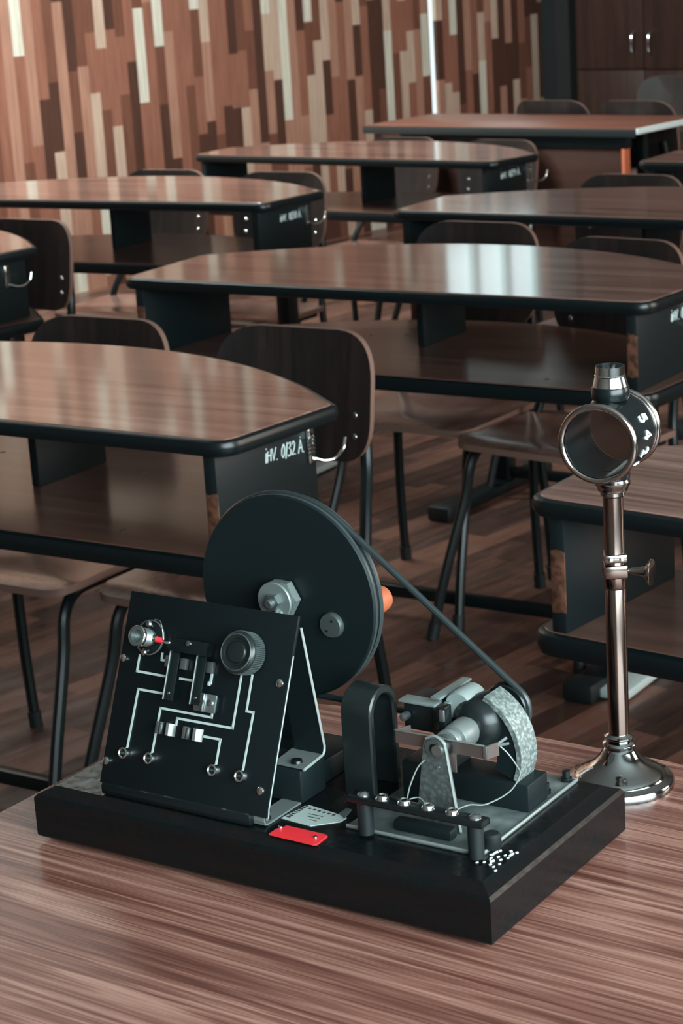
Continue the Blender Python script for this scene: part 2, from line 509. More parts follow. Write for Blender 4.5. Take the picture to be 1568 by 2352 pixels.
# ------------------------------------------------------------------ school desk
def desk_outline(L, a, b, g, n=2.1, r=0.03):
    FL, FR, RR, RL = (0, 0), (L, 0), (L + g, a), (-g, a)
    arc = []
    K = 36
    for i in range(1, K):
        t = 1 - i / K
        arc.append((-g + (L + 2 * g) * t, a + (b - a) * (1 - abs(2 * t - 1) ** n)))
    pts = round_corner(RL, FL, FR, r) + round_corner(FL, FR, RR, r) + round_corner(FR, RR, arc[2], 0.014, 4) + arc[2:-2] + round_corner(arc[-3], RL, FL, 0.014, 4)
    return pts

def clean(pts):
    out = []
    for p in pts:
        if not out or (V(p) - V(out[-1])).length > 1e-4: out.append(p)
    return out

def make_hook(x, y, z, root):
    """chrome bag-hook with hinge plate on the outer face of the right panel"""
    bm = bm_new()
    box(bm, (x, y - .0065, z - .024), (x + .004, y + .0065, z + .026), .0015)
    o = link('bag_hook', bm, CHROME, root)
    bm = bm_new()
    for i in range(5):
        zz = z - .010 + i * .0055
        cyl(bm, (x + .004, y - .008, zz), (x + .004, y + .008, zz), .0016, 8)
    link('spring', bm, CHROME, o)
    bm = bm_new()
    lathe(bm, [(0, 0.003), (.003, .0025), (.0042, 0)], (x + .004, y, z + .016), (1, 0, 0), 12)
    link('screw', bm, CHROME, o)
    bm = bm_new()
    tube(bm, smooth_path([(x + .006, y + .004, z - .018), (x + .012, y + .018, z - .024), (x + .018, y + .036, z - .024), (x + .022, y + .052, z - .014), (x + .023, y + .058, z + .002)]), .0022, 8)
    link('hook_wire', bm, CHROME, o)

def make_desk(loc, yaw, L, a, b, zt, label, hooks='right', text=None, worn=True, g=0.019, ratio=0.163, textargs=None, divider=.46, top=TOP, hook_y=.222):
    t = thing('school_desk', label, 'desk', loc, yaw, 'school desks with rounded student side')
    pts = clean(desk_outline(L, a, b, g))
    zs = zt - ratio
    e = link('tabletop', slab(bm_new(), pts, [(-.002, zt - .02), (-.0005, zt - .0006), (-.0015, zt)]), top, t, True, 12)
    link('edge_band', slab(bm_new(), pts, [(0.0, zt - .024), (.006, zt - .022), (.0095, zt - .016), (.0098, zt - .009), (.0075, zt - .0035), (.003, zt - .0010), (-.004, zt - .0013)]), EDGE, e)
    e = link('shelf', slab(bm_new(), pts, [(-.002, zs - .02), (-.0005, zs - .0006), (-.0015, zs)]), SHELF, t, True, 12)
    link('edge_band', slab(bm_new(), pts, [(0.0, zs - .030), (.006, zs - .028), (.0095, zs - .020), (.0098, zs - .010), (.0075, zs - .0035), (.003, zs - .0010), (-.004, zs - .0013)]), EDGE, e)
    pm = WORN if worn else BLACK
    for x0, x1, side in ((.020, .040, 'L'), (L - .040, L - .020, 'R')):
        o = link('side_panel', box(bm_new(), (x0, .002, zs), (x1, a + .01, zt - .02), .0015), pm, t)
    if divider:
        link('divider_panel', box(bm_new(), (L * divider, a * .9, zs), (L * divider + .016, a + .14, zt - .02), .002), BLACK, t)
        for sx, sy in ((.32, .33), (.38, .36), (.655, .33), (.80, .06)):
            link('shelf_screw', lathe(bm_new(), [(0, .0012), (.004, .001), (.0052, 0)], (L * sx, sy, zs), (0, 0, 1), 10), STEEL, t)
    yl = 0.315
    for x in (.085, L - .155):
        link('leg', box(bm_new(), (x - .022, yl - .022, .03), (x + .022, yl + .022, zs - .028), .005), TUBE, t)
        f = link('foot', box(bm_new(), (x - .030, .02, .006), (x + .030, b - .02, .034), .006), TUBE, t)
        if x > .5: link('foot_lit_side', box(bm_new(), (x + .028, .03, .004), (x + .085, b - .05, .022), .004), FOOTLIT, f)  # pale strip painted in as the lit right side of the foot
        bm = bm_new()
        box(bm, (x - .032, -.005, 0), (x + .032, .055, .038), .008)
        link('foot_cap', bm, RUBBER, f)
        bm = bm_new()
        box(bm, (x - .032, b - .05, 0), (x + .032, b, .038), .008)
        link('foot_cap', bm, RUBBER, f)
    link('stretcher', box(bm_new(), (.107, yl - .011, .040), (L - .177, yl + .011, .066), .004), TUBE, t)
    if hooks == 'right':
        make_hook(L - .020, hook_y, zt - .062, t)
    else:
        bm = bm_new(); box(bm, (.040, .10, zt - .075), (.0415, .112, zt - .045), .0005)
        link('hook_slot', bm, ZINC, t)
    if text:
        y0, z0, y1, z1, size, r, sp = textargs
        d = V((0, y1 - y0, z1 - z0)).normalized(); u = V((0, -d.z, d.y))
        P0 = V((L - .0195, y0, z0))
        bm = write(bm_new(), text, lambda q, s: P0 + d * q + u * s, size, r, sp)
        link('inventory_number', bm, MARK, t)
    return t

INVARGS = lambda zt: (0.112, zt - .061, 0.213, zt - .068, 0.020, 0.0009, 1.18)
make_desk((-1.121, 3.264, 0), math.radians(-33.68), 1.172, .227, .483, .778,
          'large brown-topped desk at the left, with INV. 0132 A. written on its black right panel', text='INV. 0132 A.', textargs=(0.113, .718, .213, .711, .0215, .00080, .86), divider=.55)
make_desk((-.406, 4.158, 0), math.radians(-33.84), 1.146, .282, .537, .761,
          'brown-topped desk in the middle row, its whole front edge in view', text='INV. 0131 A.', textargs=(.143, .699, .243, .694, .022, .0009, .985))
make_desk((-1.161, 5.763, 0), math.radians(-31.94), 1.197, .237, .492, .774,
          'brown-topped desk against the plank wall side, third desk from the front on the left', text='INV. 0130 A.', worn=False, textargs=(.10, .712, .20, .711, .020, .0011, .985))
make_desk((-.399, 6.727, 0), math.radians(-39.58), 1.158, .195, .451, .748,
          'farthest rounded desk, just in front of the teacher desk, lit by the white stripe reflection', text='INV. 0129 A.', worn=False, textargs=(.07, .688, .17, .69, .020, .0012, .985))
make_desk((.169, 4.932, 0), math.radians(-36.58), 1.171, .249, .505, .763,
          'brown-topped desk right of the farthest rounded desk, behind the middle desk and its chairs', hooks='left', worn=False)
make_desk((.221, 2.302, 0), math.radians(-39.96), 1.17, .24, .496, .765,
          'nearest student desk at the right edge, directly behind the lens stand', hooks='left')
yaw7 = math.radians(-35.7)
X7 = V((math.cos(yaw7), math.sin(yaw7), 0)); Y7 = V((-math.sin(yaw7), math.cos(yaw7), 0))
fl7 = V((-.657, 4.67, 0)) - X7 * 1.19 - Y7 * .24
make_desk(tuple(fl7), yaw7, 1.17, .24, .496, .765,
          'desk at the left frame edge of which only the rounded tip and a clasp show', worn=False, hook_y=.185)
make_desk((.86, 5.616, 0), math.radians(-38), 1.17, .24, .496, .765,
          'dark-edged desk at the far right frame edge beside the teacher desk', hooks='left', worn=False)

# ------------------------------------------------------------------ school chair
def rrect(w_, h_, r, n=7, cx=0, cy=0):
    c = [(-w_ / 2, -h_ / 2), (w_ / 2, -h_ / 2), (w_ / 2, h_ / 2), (-w_ / 2, h_ / 2)]
    out = []
    for i in range(4): out += round_corner(c[i - 1], c[i], c[(i + 1) % 4], r, n)
    return [(x + cx, y + cy) for x, y in clean(out)]

def shell(pts, th, fn, m, name, parent, edge=None):
    """plate with outline pts thickness th, filled by a grid of concentric rings, mapped by fn(x,y,t)"""
    bm = bm_new()
    rings = []
    cx = sum(p[0] for p in pts) / len(pts); cy = sum(p[1] for p in pts) / len(pts)
    for t in (0, 1):
        lay = []
        for s in (1, .96, .8, .6, .4, .2):
            lay.append([bm.verts.new(fn(cx + (x - cx) * s, cy + (y - cy) * s, th * t)) for x, y in pts])
        c = bm.verts.new(fn(cx, cy, th * t))
        n = len(pts)
        for A, B in zip(lay, lay[1:]):
            for i in range(n):
                j = (i + 1) % n
                bm.faces.new((A[i], A[j], B[j], B[i]))
        for i in range(n): bm.faces.new((lay[-1][i], lay[-1][(i + 1) % n], c))
        rings.append(lay[0])
    n = len(pts)
    ef = []
    for i in range(n):
        j = (i + 1) % n
        ef.append(bm.faces.new((rings[0][i], rings[0][j], rings[1][j], rings[1][i])))
    if edge:
        for f in ef: f.material_index = 1
    o = link(name, bm, m, parent, True, 40)
    if edge: o.data.materials.append(edge)
    return o

def make_chair():
    t = thing('school_chair', 'x', 'chair')
    SZ = 0.410
    def fs(x, y, q):
        return (x, y, SZ - .013 + q - .008 * math.exp(-((y - .02) / .10) ** 2) * (1 - (x / .2) ** 2) - (.006 * ((-y - .09) / .05) ** 2 if y < -.09 else 0))
    shell(rrect(.362, .31, .050, cy=.015), .013, fs, SEAT, 'seat', t, PLYEDGE)
    def fy(zz, x): return .206 + (zz - .57) * .14 + .026 * (1 - (x / .155) ** 2) - .013
    def fb(x, y, q):
        zz = .668 + y
        return (x, fy(zz, x) - q, zz)
    shell(rrect(.312, .216, .078, 9), -.012, fb, BACKW, 'backrest', t, PLYEDGE)
    fr = bm_new()
    tube(fr, [(-.15, -.08, SZ - .022), (-.16, .12, SZ - .022)], .009, 8)
    link('seat_rail', fr, TUBE, t)
    fr = bm_new()
    tube(fr, [(.15, -.08, SZ - .022), (.16, .12, SZ - .022)], .009, 8)
    link('seat_rail', fr, TUBE, t)
    fr = bm_new()
    tube(fr, [(-.155, .05, SZ - .024), (.155, .05, SZ - .024)], .008, 8)
    link('cross_rail', fr, TUBE, t)
    for s in (-1, 1):
        b = bm_new()
        tube(b, smooth_path([(s * .150, .0, SZ - .024), (s * .151, -.070, SZ - .026), (s * .153, -.108, SZ - .055), (s * .158, -.128, SZ - .13), (s * .172, -.185, .13), (s * .182, -.222, 0.012)], 5), .0105, 10)
        lg = link('leg', b, TUBE, t)
        link('leg_tip', cyl(bm_new(), (s * .1825, -.2255, 0), (s * .179, -.216, .034), .0130, 12), RUBBER, lg)
        b = bm_new()
        tube(b, smooth_path([(s * .193, .168, .012), (s * .188, .152, .20), (s * .172, .140, SZ - .03), (s * .152, .178, .48), (s * .130, .224, .555), (s * .118, .243, .65)], 5), .0105, 10)
        lg = link('leg', b, TUBE, t)
        link('leg_tip', cyl(bm_new(), (s * .1932, .1695, 0), (s * .192, .165, .034), .0130, 12), RUBBER, lg)
        for z in (.605, .64):
            link('screw', lathe(bm_new(), [(0, .003), (.004, .0022), (.006, 0)], (s * .120, fy(z, .12) + .0005, z), (0, -1, 0), 10), CHROME, t)
    return t

proto = make_chair()
used = [False]
def copy_tree(o, parent=None):
    c = o.copy(); COL.objects.link(c)
    if parent: c.parent = parent
    for ch in list(o.children): copy_tree(ch, c)
    return c

def chair_at(loc, yaw, label, group='school chairs tucked under the desks'):
    if not used[0]: c = proto; used[0] = True
    else: c = copy_tree(proto)
    c.location = loc; c.rotation_euler = (0, 0, yaw)
    c['label'] = label; c['group'] = group
    return c

def desk_chair(P, yawdeg, x, y, label, d=0, zs=1.0):
    yw = math.radians(yawdeg)
    X = V((math.cos(yw), math.sin(yw), 0)); Y = V((-math.sin(yw), math.cos(yw), 0))
    p = V(P) + X * x + Y * y
    c = chair_at((p.x, p.y, 0), yw + math.radians(d), label)
    c.scale = (1, 1, zs)
    return c
D_1 = ((-1.121, 3.264, 0), -33.68); D_2 = ((-.406, 4.158, 0), -33.84); D_3 = ((-1.161, 5.763, 0), -31.94)
D_5 = ((-.399, 6.727, 0), -39.58); D_6 = ((.169, 4.932, 0), -36.58)
desk_chair(*D_1, .409, .449, 'chair under the INV. 0132 desk, left one, only its rounded back top over the desk', 0)
desk_chair(*D_1, .813, .466, 'chair under the INV. 0132 desk, right one, its dark backrest fully in view', 0)
desk_chair(*D_2, .407, .490, 'left chair under the middle desk, brown seat showing below the shelf', -1)
desk_chair(*D_2, .770, .398, 'right chair under the middle desk, seat reaching behind the lens barrel', -8, .985)
desk_chair(*D_3, .397, .46, 'left chair behind the third left desk, near the plank wall', -1, .985)
desk_chair(*D_3, .800, .46, 'right chair behind the third left desk, beside the farthest desk', -1, .98)
desk_chair(*D_5, .31, .46, 'left chair behind the farthest rounded desk, below the white stripe', -1, .94)
desk_chair(*D_5, .705, .46, 'right chair behind the farthest rounded desk, before the teacher desk panel', -1, .935)
desk_chair(*D_6, .27, .45, 'chair behind the right-hand back desk, its back before the teacher desk panel', -1, .985)
e7 = V((-.605, 4.975, 0))
yw = math.radians(-35.7)
pc = e7 - V((math.cos(yw), math.sin(yw), 0)) * .155 - V((-math.sin(yw), math.cos(yw), 0)) * .225
chair_at((pc.x, pc.y, 0), yw, 'dark-backed chair at the left edge behind the rounded desk tip')
c = chair_at((.965, 7.44, 0), math.radians(138), 'dark chair behind the teacher desk, left one before the dark corner gap', 'dark chairs behind the teacher desk'); c.scale = (1, 1, 1.04)
c = chair_at((1.215, 7.17, 0), math.radians(138), 'dark chair behind the teacher desk, at its right end', 'dark chairs behind the teacher desk'); c.scale = (1, 1, 1.045)
c = chair_at((1.27, 8.22, 0), math.radians(-42), 'dark chair standing nearest to the wooden cabinet', 'dark chairs behind the teacher desk'); c.scale = (1.1, 1.1, 1.0)

# ------------------------------------------------------------------ teacher desk and cabinet at the back
yt = math.radians(-40.4)
t = thing('teacher_desk', 'long brown teacher desk with a plain front panel before the cabinet', 'desk', (.158, 7.201, 0), yt)
o = link('tabletop', box(bm_new(), (0, 0, .745), (1.09, .40, .765), .002), TDESK, t)
o = link('edge_band', box(bm_new(), (-.003, -.004, .738), (1.085, .001, .764), .001), mat('dark_edge', (0.02, 0.024, 0.024), .4), t)
link('edge_strip', box(bm_new(), (1.086, 0, .748), (1.094, .40, .7655), .001), mat('white_edge_strip', (0.75, 0.85, 0.84), 0.3), t)
link('apron', box(bm_new(), (.14, .02, .70), (1.04, .05, .745), .002), BLACK, t)
link('front_panel', box(bm_new(), (.16, .03, .22), (1.02, .05, .70), .002), TPANEL, t)
link('side_panel', box(bm_new(), (.14, .03, .0), (.16, .38, .745), .002), TPANEL, t)
link('panel_edge', box(bm_new(), (1.02, .020, .05), (1.032, .052, .70), .001), TEDGE, t)
for x in (.9, .2):
    link('leg', box(bm_new(), (x, .30, 0), (x + .03, .33, .745), .003), TUBE, t)
link('drawer_handle', lathe(bm_new(), [(0, .012), (.006, .010), (.004, 0)], (.985, .03, .60), (0, -1, 0), 12), CHROME, t)

def room_thing(name, label, cat, s, d, z=0):
    return thing(name, label, cat, RW(s, d, z), ROOM_YAW - PI / 2)
# cabinet local: x = along E2 , y = along E1 (depth)
t = room_thing('wooden_cabinet', 'tall dark wooden cabinet with two pairs of doors at the back right', 'cabinet', 2.9, .0)
X0, XS, X1 = .50, .906, 1.31
link('body', box(bm_new(), (X0, .022, 0), (X1, .445, 2.2), .003), CABW, t)
def handle(bm, x, zc):
    tube(bm, smooth_path([(x, 0, zc + .055), (x, -.022, zc + .042), (x, -.03, zc), (x, -.022, zc - .042), (x, 0, zc - .055)], 5), .006, 8, radii=None)
for (a, b, hx) in ((X0 + .003, XS - .002, XS - .053), (XS + .002, X1 - .003, XS + .046)):
    dr = link('door', box(bm_new(), (a, 0, .686), (b, .02, 2.19), .003), CABW, t)
    bm = bm_new(); handle(bm, hx, .81); link('handle', bm, CHROME, dr)
    dr = link('door', box(bm_new(), (a, 0, .06), (b, .02, .680), .003), CABW, t)
    bm = bm_new(); handle(bm, hx, .40); link('handle', bm, CHROME, dr)

# ------------------------------------------------------------------ foreground table
FY = math.radians(-36.0)
FO = V((-.277, 1.482, 0)) - V((-math.sin(FY), math.cos(FY), 0)) * .56
FX = V((math.cos(FY), math.sin(FY), 0)); FYv = V((-math.sin(FY), math.cos(FY), 0))
def ft(px, py):
    d = V((px, py, 0)) - FO
    return (d.dot(FX), d.dot(FYv))
def FP(x, y): return (x, y)
back = [ft(*p) for p in [(.36, 1.40), (.253, 1.493), (.223, 1.516), (.149, 1.568), (.034, 1.642), (-.034, 1.676), (-.12, 1.708)]]
back = [(1.20, back[0][1] - .30), (1.02, back[0][1] - .13), (.85, back[0][1] - .035)] + back
sm = smooth_path([(x, y, 0) for x, y in back], 4)
kink = ft(-.165, 1.638)
pts = round_corner(kink, (0, 0), (1.22, 0), .03) + round_corner((0, 0), (1.22, 0), (sm[0].x, sm[0].y), .03) + [(p.x, p.y) for p in sm] + round_corner((sm[-1].x, sm[-1].y), kink, (0, 0), .02, 4)
pts = clean(pts)
zt = .765
t = thing('front_table', 'wood-grain table in the foreground carrying the apparatus and lens stand', 'table', tuple(FO), FY)
e = link('tabletop', slab(bm_new(), pts, [(-.002, zt - .02), (-.0005, zt - .0005), (-.0015, zt)]), FTOP, t, True, 12)
link('edge_band', slab(bm_new(), pts, [(0.0, zt - .024), (.004, zt - .022), (.0055, zt - .016), (.0055, zt - .009), (.004, zt - .0035), (.001, zt - .0010), (-.004, zt - .0013)]), EDGE, e)
for x in (.12, 1.08):
    link('leg', box(bm_new(), (x - .022, .25, .03), (x + .022, .30, zt - .022), .005), TUBE, t)
    link('foot', box(bm_new(), (x - .024, .02, 0), (x + .024, .50, .034), .006), TUBE, t)
link('stretcher', box(bm_new(), (.142, .26, .10), (1.058, .285, .13), .004), TUBE, t)

# ------------------------------------------------------------------ apparatus
MY = math.radians(-34.2)
MO = V((0.07463, 1.20990, .765))
A = thing('teaching_apparatus', 'black electrical demonstration apparatus with flywheel, motor and switch panel on the front table', 'apparatus', tuple(MO), MY)
XL, XR_, YB = -.381, .006, .196
BT = .042
bm = bm_new()
outl = [(XL, 0), (XR_, 0), (XR_, YB), (XL, YB)]
slab(bm, outl, [(-.012, .0), (-.012, .004), (-.001, .004), (0, .0055), (0, .0345), (-.002, .0372), (-.010, .0405), (-.012, .042)])
base = link('base_board', bm, BASEM, A, True, 25)

# switch panel ------------------------------------------------------
pb = V((-.3285, .015, .051)); ptp = V((-.3285, .07, .1815))
hv = (ptp - pb).normalized(); nv = hv.cross(V((1, 0, 0))).normalized()  # direction away from viewer?
if nv.y > 0: nv = -nv
def P(s, h, n=0.0): return pb + V((1, 0, 0)) * (s / 1000) + hv * (h / 1000) + nv * n
def pmat():
    return Matrix(((1, hv.x, nv.x, pb.x), (0, hv.y, nv.y, pb.y), (0, hv.z, nv.z, pb.z), (0, 0, 0, 1)))
PM = pmat()
def pbox(bm, s0, h0, s1, h1, n0, n1, bev=0.0):
    return box(bm, (s0 / 1000, h0 / 1000, n0), (s1 / 1000, h1 / 1000, n1), bev, PM)
panel = link('switch_panel', pbox(bm_new(), 0, 0, 149.3, 141.7, -.0032, 0, .0005), mat('black_bakelite', (0.0036, 0.0068, 0.0082), .34, 0, .3), A)
link('panel_foot', box(bm_new(), (-.327, .013, BT), (-.192, .040, BT + .010), .003), BLACKG, A)
# traces
tr = [[(17.7, 96), (17.5, 84.3), (48.6, 84.2)], [(57.2, 84.5), (74.7, 84.8)], [(37.8, 99.9), (38, 95.4), (43.7, 95.4)],
      [(47.1, 71.8), (21.4, 71.6), (20.2, 27.9)], [(90, 66), (90.1, 61.4), (44.2, 61.2), (43.2, 28)],
      [(60.4, 51.5), (60.3, 56.2), (109.4, 56.7), (109.7, 93.8)], [(86.6, 47.2), (100.6, 47.3), (100.4, 28.6)],
      [(118.8, 95.6), (118.8, 70.3), (124.8, 70.3), (123.8, 28.6)]]
for q in tr:
    bm = bm_new()
    for (a, b) in zip(q, q[1:]):
        p0, p1 = V(a), V(b); d = (p1 - p0).normalized(); nn = V((-d.y, d.x)) * .75; wv = 1.0 if abs(d.x) < .5 else 1.15
        p0 = p0 - d * .75; p1 = p1 + d * .75
        quad = [p0 + nn * wv, p0 - nn * wv, p1 - nn * wv, p1 + nn * wv]
        lo = [bm.verts.new(P(v.x, v.y, 0.0)) for v in quad]; hi = [bm.verts.new(P(v.x, v.y, .0006)) for v in quad]
        bm.faces.new(hi)
        for i in range(4): bm.faces.new((lo[i], lo[(i + 1) % 4], hi[(i + 1) % 4], hi[i]))
    link('circuit_line', bm, SILVER, panel, False)
for s, h in [(2.8, 92), (1.8, 16.2), (142.8, 93.6), (141.1, 17.9)]:
    bm = bm_new(); s = max(s, 3.2)
    lathe(bm, [(.0030, 0), (.0029, .0010), (.0016, .0019), (0, .0021)], P(s, h), nv, 16)
    link('screw', bm, CHROME, panel)
for s, h in [(19.2, 24.3), (42.6, 24.3), (99.6, 25.3), (123.4, 25.1)]:
    bm = bm_new()
    lathe(bm, [(.0026, 0), (.0026, .0035), (.0032, .0042), (.0042, .0038), (.0047, .002), (.0047, 0)], P(s, h), nv, 20, False)
    so = link('socket', bm, CHROME, panel)
    bm = bm_new(); lathe(bm, [(.0025, .0009), (0, .0009)], P(s, h), nv, 16, False); link('socket_hole', bm, BLACK, so)
# lamp holder with flange
fl = link('lamp_flange', lathe(bm_new(), [(.0125, 0), (.0125, .0015), (.011, .0028), (.006, .0034), (0, .0034)], P(26, 110), nv, 32), BLACKG, panel)
link('flange_rim', lathe(bm_new(), [(.0122, .0012), (.0130, .002), (.0130, .0032), (.0122, .0036)], P(26, 110), nv, 32, False), STEEL, fl)
for s, h in [(24.0, 119.6), (23.8, 99.0)]:
    link('flange_screw', lathe(bm_new(), [(.0026, .002), (.0026, .0045), (.0015, .0055), (0, .0057)], P(s, h), nv, 14), CHROME, fl)
bm = bm_new()
prof = [(.0062, .002), (.0062, .006)]
for i in range(6):
    prof += [(.0060, .006 + i * .0016), (.0068, .0068 + i * .0016)]
prof += [(.0064, .0155), (.0072, .016), (.0072, .0185), (.0050, .0188), (.0050, .014), (0, .014)]
lh = link('lamp_socket', lathe(bm, prof, P(26, 109.8), nv, 28, False), STEEL, panel)
link('lamp_socket_collar', lathe(bm_new(), [(.0073, .0155), (.0080, .0165), (.0080, .0182), (.0073, .0192)], P(26, 109.8), nv, 28, False), CHROME, lh)
link('wire_end_sleeve', cyl(bm_new(), P(35, 109.6, .006), P(39.5, 109.3, .005), .0022, 12), RED, lh)
bm = bm_new()
tube(bm, [P(30, 109.8, .006), P(35.5, 109.6, .006)], .0026, 10)
tube(bm, smooth_path([P(39, 109.3, .005), P(42, 108.2, .005), P(45, 108.6, .004), P(48, 109, .001)]), .0009, 8)
link('lead_wire', bm, CHROME, lh)
bm = bm_new(); tube(bm, smooth_path([P(28, 123.5, .003), P(35, 123.0, .006), P(39, 118, .007), P(41, 110, .006)]), .00048, 6)
link('lamp_wire', bm, CHROME, lh)
# ribbed knob
kn = bm_new()
prof = [(.0150, .002), (.0150, .014), (.0142, .0155), (.0125, .0165), (.0100, .0160), (.0095, .0150), (.0080, .0150), (.0070, .0165), (.0045, .0168), (0, .0168)]
lathe(kn, prof, P(113, 110.2), nv, 48)
knob = link('ribbed_knob', kn, mat('black_knob', (0.010, 0.014, 0.015), .28, 0, .5), panel)
bm = bm_new()
x_, y_, a_ = frame(nv)
for i in range(64):
    t_ = 2 * PI * i / 64
    c = P(113, 110.2) + (x_ * math.cos(t_) + y_ * math.sin(t_)) * .0150
    tube(bm, [c + nv * .002, c + nv * .0135], .0005, 5)
link('knob_ribs', bm, mat('grey_knob_ribs', (.06, .075, .075), .35), knob)
link('knob_ring', lathe(bm_new(), [(.0122, .0160), (.0126, .0170), (.0132, .0165)], P(113, 110.2), nv, 40, False), mat('grey_ring', (.05, .065, .065), .3), knob)
WHITEM = mat('bright_metal_edge', (.50, .57, .56), .35, .5)
# knife switch
blk = link('switch_block', pbox(bm_new(), 50, 103, 83, 113, 0, .010, .001), BLACKG, panel)
link('screw', lathe(bm_new(), [(.0022, .010), (.0020, .0115), (0, .012)], P(67, 110.5), nv, 14), CHROME, blk)
def strap(name, pts_, wdt, th, m, parent):
    """bent strip: pts_ are (h,n) profile at constant s range"""
    s0, s1, prof_ = pts_
    bm = bm_new(); n = len(prof_)
    nrm = []
    for i in range(n):
        a = V(prof_[max(i - 1, 0)]); b = V(prof_[min(i + 1, n - 1)]); d = (b - a).normalized(); nrm.append(V((-d.y, d.x)))
    q = []
    for i, (h, z) in enumerate(prof_):
        q.append([P(s0, h, z), P(s1, h, z), P(s1, h + nrm[i].x * th, z + nrm[i].y * th / 1000), P(s0, h + nrm[i].x * th, z + nrm[i].y * th / 1000)])
    q = [[bm.verts.new(v) for v in r] for r in q]
    for r0, r1 in zip(q, q[1:]):
        for i in range(4): bm.faces.new((r0[i], r0[(i + 1) % 4], r1[(i + 1) % 4], r1[i]))
    bm.faces.new(q[0]); bm.faces.new(q[-1])
    return link(name, bm, m, parent, False)
# two upright switch blades with bright left edges
for (s, h0, h1) in ((49.5, 68, 107), (73.6, 68, 106.5)):
    bl = link('switch_blade', pbox(bm_new(), s, h0, s + 8, h1, .005, .0062, .0003), mat('dark_blade', (.02, .03, .03), .3, .6), panel)
    link('blade_edge', pbox(bm_new(), s - .6, h0, s + .2, h1, .0040, .0068, .0002), WHITEM, bl)
    link('blade_edge', pbox(bm_new(), s - .6, h1 - .6, s + 7, h1 + .4, .0040, .0068, .0002), WHITEM, bl)
    link('blade_stud', lathe(bm_new(), [(.0012, .0062), (.001, .0072), (0, .0074)], P(s + 4, h0 + 5), nv, 10), CHROME, bl)
for (s, h) in ((46.5, 95.4), (60.0, 95.3), (83.5, 96.1)):
    link('contact_pad', pbox(bm_new(), s - 3.0, h - 4.2, s + 3.0, h + 4.2, 0, .004, .0008), STEEL, panel)
cl = link('contact_clip', pbox(bm_new(), 76.5, 64.5, 95.5, 77.5, .004, .0060, .0006), STEEL, panel)
link('clip_block', pbox(bm_new(), 78, 66, 94, 76, 0, .004, .0003), BLACK, cl)
link('clip_fold', pbox(bm_new(), 85.2, 64.5, 86.2, 77.5, .006, .0085, .0003), CHROME, cl)
link('clip_screw', lathe(bm_new(), [(.0024, .006), (.0022, .0085), (0, .009)], P(91.5, 71.5), nv, 14), CHROME, cl)
link('clip_screw', lathe(bm_new(), [(.0012, .006), (.001, .0072), (0, .0075)], P(81, 71), nv, 10), BLACK, cl)
link('contact_tab', pbox(bm_new(), 83.5, 84.2, 85.6, 92, 0, .0012, .0003), SILVER, panel)
link('contact_tab', pbox(bm_new(), 82.3, 83.2, 84.6, 86.2, 0, .0014, .0003), SILVER, panel)
for s, w_ in ((53.6, 15.5), (78.6, 17.0)):
    c = link('fuse_clip', pbox(bm_new(), s - w_ / 2, 43.0, s - w_ / 2 + 3.0, 51.8, 0, .0055, .0006), STEEL, panel)
    link('clip_blade', pbox(bm_new(), s - w_ / 2 + 4.4, 43.0, s - w_ / 2 + 5.6, 51.8, 0, .0065, .0003), CHROME, c)
    bm = bm_new()
    prof_ = [(0.0, 0.0), (1.5, .0038), (3.0, .0050), (4.2, .0046), (5.2, .0050), (6.5, .0040), (8.0, .0)]
    rows = [[bm.verts.new(P(s - w_ / 2 + 6.8 + a, h, n_)) for a, n_ in prof_] for h in (43.0, 51.8)]
    for i in range(len(prof_) - 1): bm.faces.new((rows[0][i], rows[0][i + 1], rows[1][i + 1], rows[1][i]))
    bm.faces.new(rows[0]); bm.faces.new(rows[1])
    link('clip_cheek', bm, STEEL, c)
# bent metal bracket beside/behind the panel
GREYSTRIP = mat('grey_strip_metal', (.24, .28, .275), .4, .5)
def ribbon(name, prof_, x0, x1, th, m, parent):
    """strip bent in the local y-z plane, spanning x0..x1"""
    bm = bm_new(); n = len(prof_); q = []
    for i in range(n):
        a = V(prof_[max(i - 1, 0)]); b = V(prof_[min(i + 1, n - 1)]); d = (b - a).normalized(); nn = V((-d.y, d.x)) * th
        y, z = prof_[i]
        q.append([bm.verts.new(v) for v in ((x0, y, z), (x1, y, z), (x1, y + nn.x, z + nn.y), (x0, y + nn.x, z + nn.y))])
    for r0, r1 in zip(q, q[1:]):
        for i in range(4): bm.faces.new((r0[i], r0[(i + 1) % 4], r1[(i + 1) % 4], r1[i]))
    bm.faces.new(q[0]); bm.faces.new(q[-1])
    return link(name, bm, m, parent, False)
br = ribbon('panel_bracket', [(.090, BT + .0002), (.022, BT + .0002), (.0185, BT + .0015), (.0175, BT + .005), (.0185, .055), (.0705, .1785)], -.199, -.1832, -.0015, GREYSTRIP, A)
link('bracket_edge', tube(bm_new(), [(-.1797, .0178, .050), (-.1797, .0300, .0800), (-.1797, .0720, .1805)][:1] + [(-.1797, .0190, .0560), (-.1797, .0605, .1550)], .0009, 6), WHITEM, br)
br2 = ribbon('rear_bracket', [(.0725, .172), (.0915, .0765), (.0915, .0735), (.0895, .0712), (.0640, .0685)], -.206, -.1800, .0015, BLACK, A)
link('bracket_edge', tube(bm_new(), [(-.1797, .0725, .172), (-.1797, .0915, .0765), (-.1797, .0910, .0730), (-.1797, .0890, .0706), (-.1797, .0640, .0680)], .0010, 6), WHITEM, br2)
ribbon('bracket_flange', [(.0885, .0712), (.0640, .0693)], -.2065, -.1797, .0012, GREYSTRIP, br2)
link('screw', lathe(bm_new(), [(.0045, 0), (.004, .0018), (0, .003)], (-.190, .0705, .0702), (0, 0, 1), 16), BLACKG, br2)
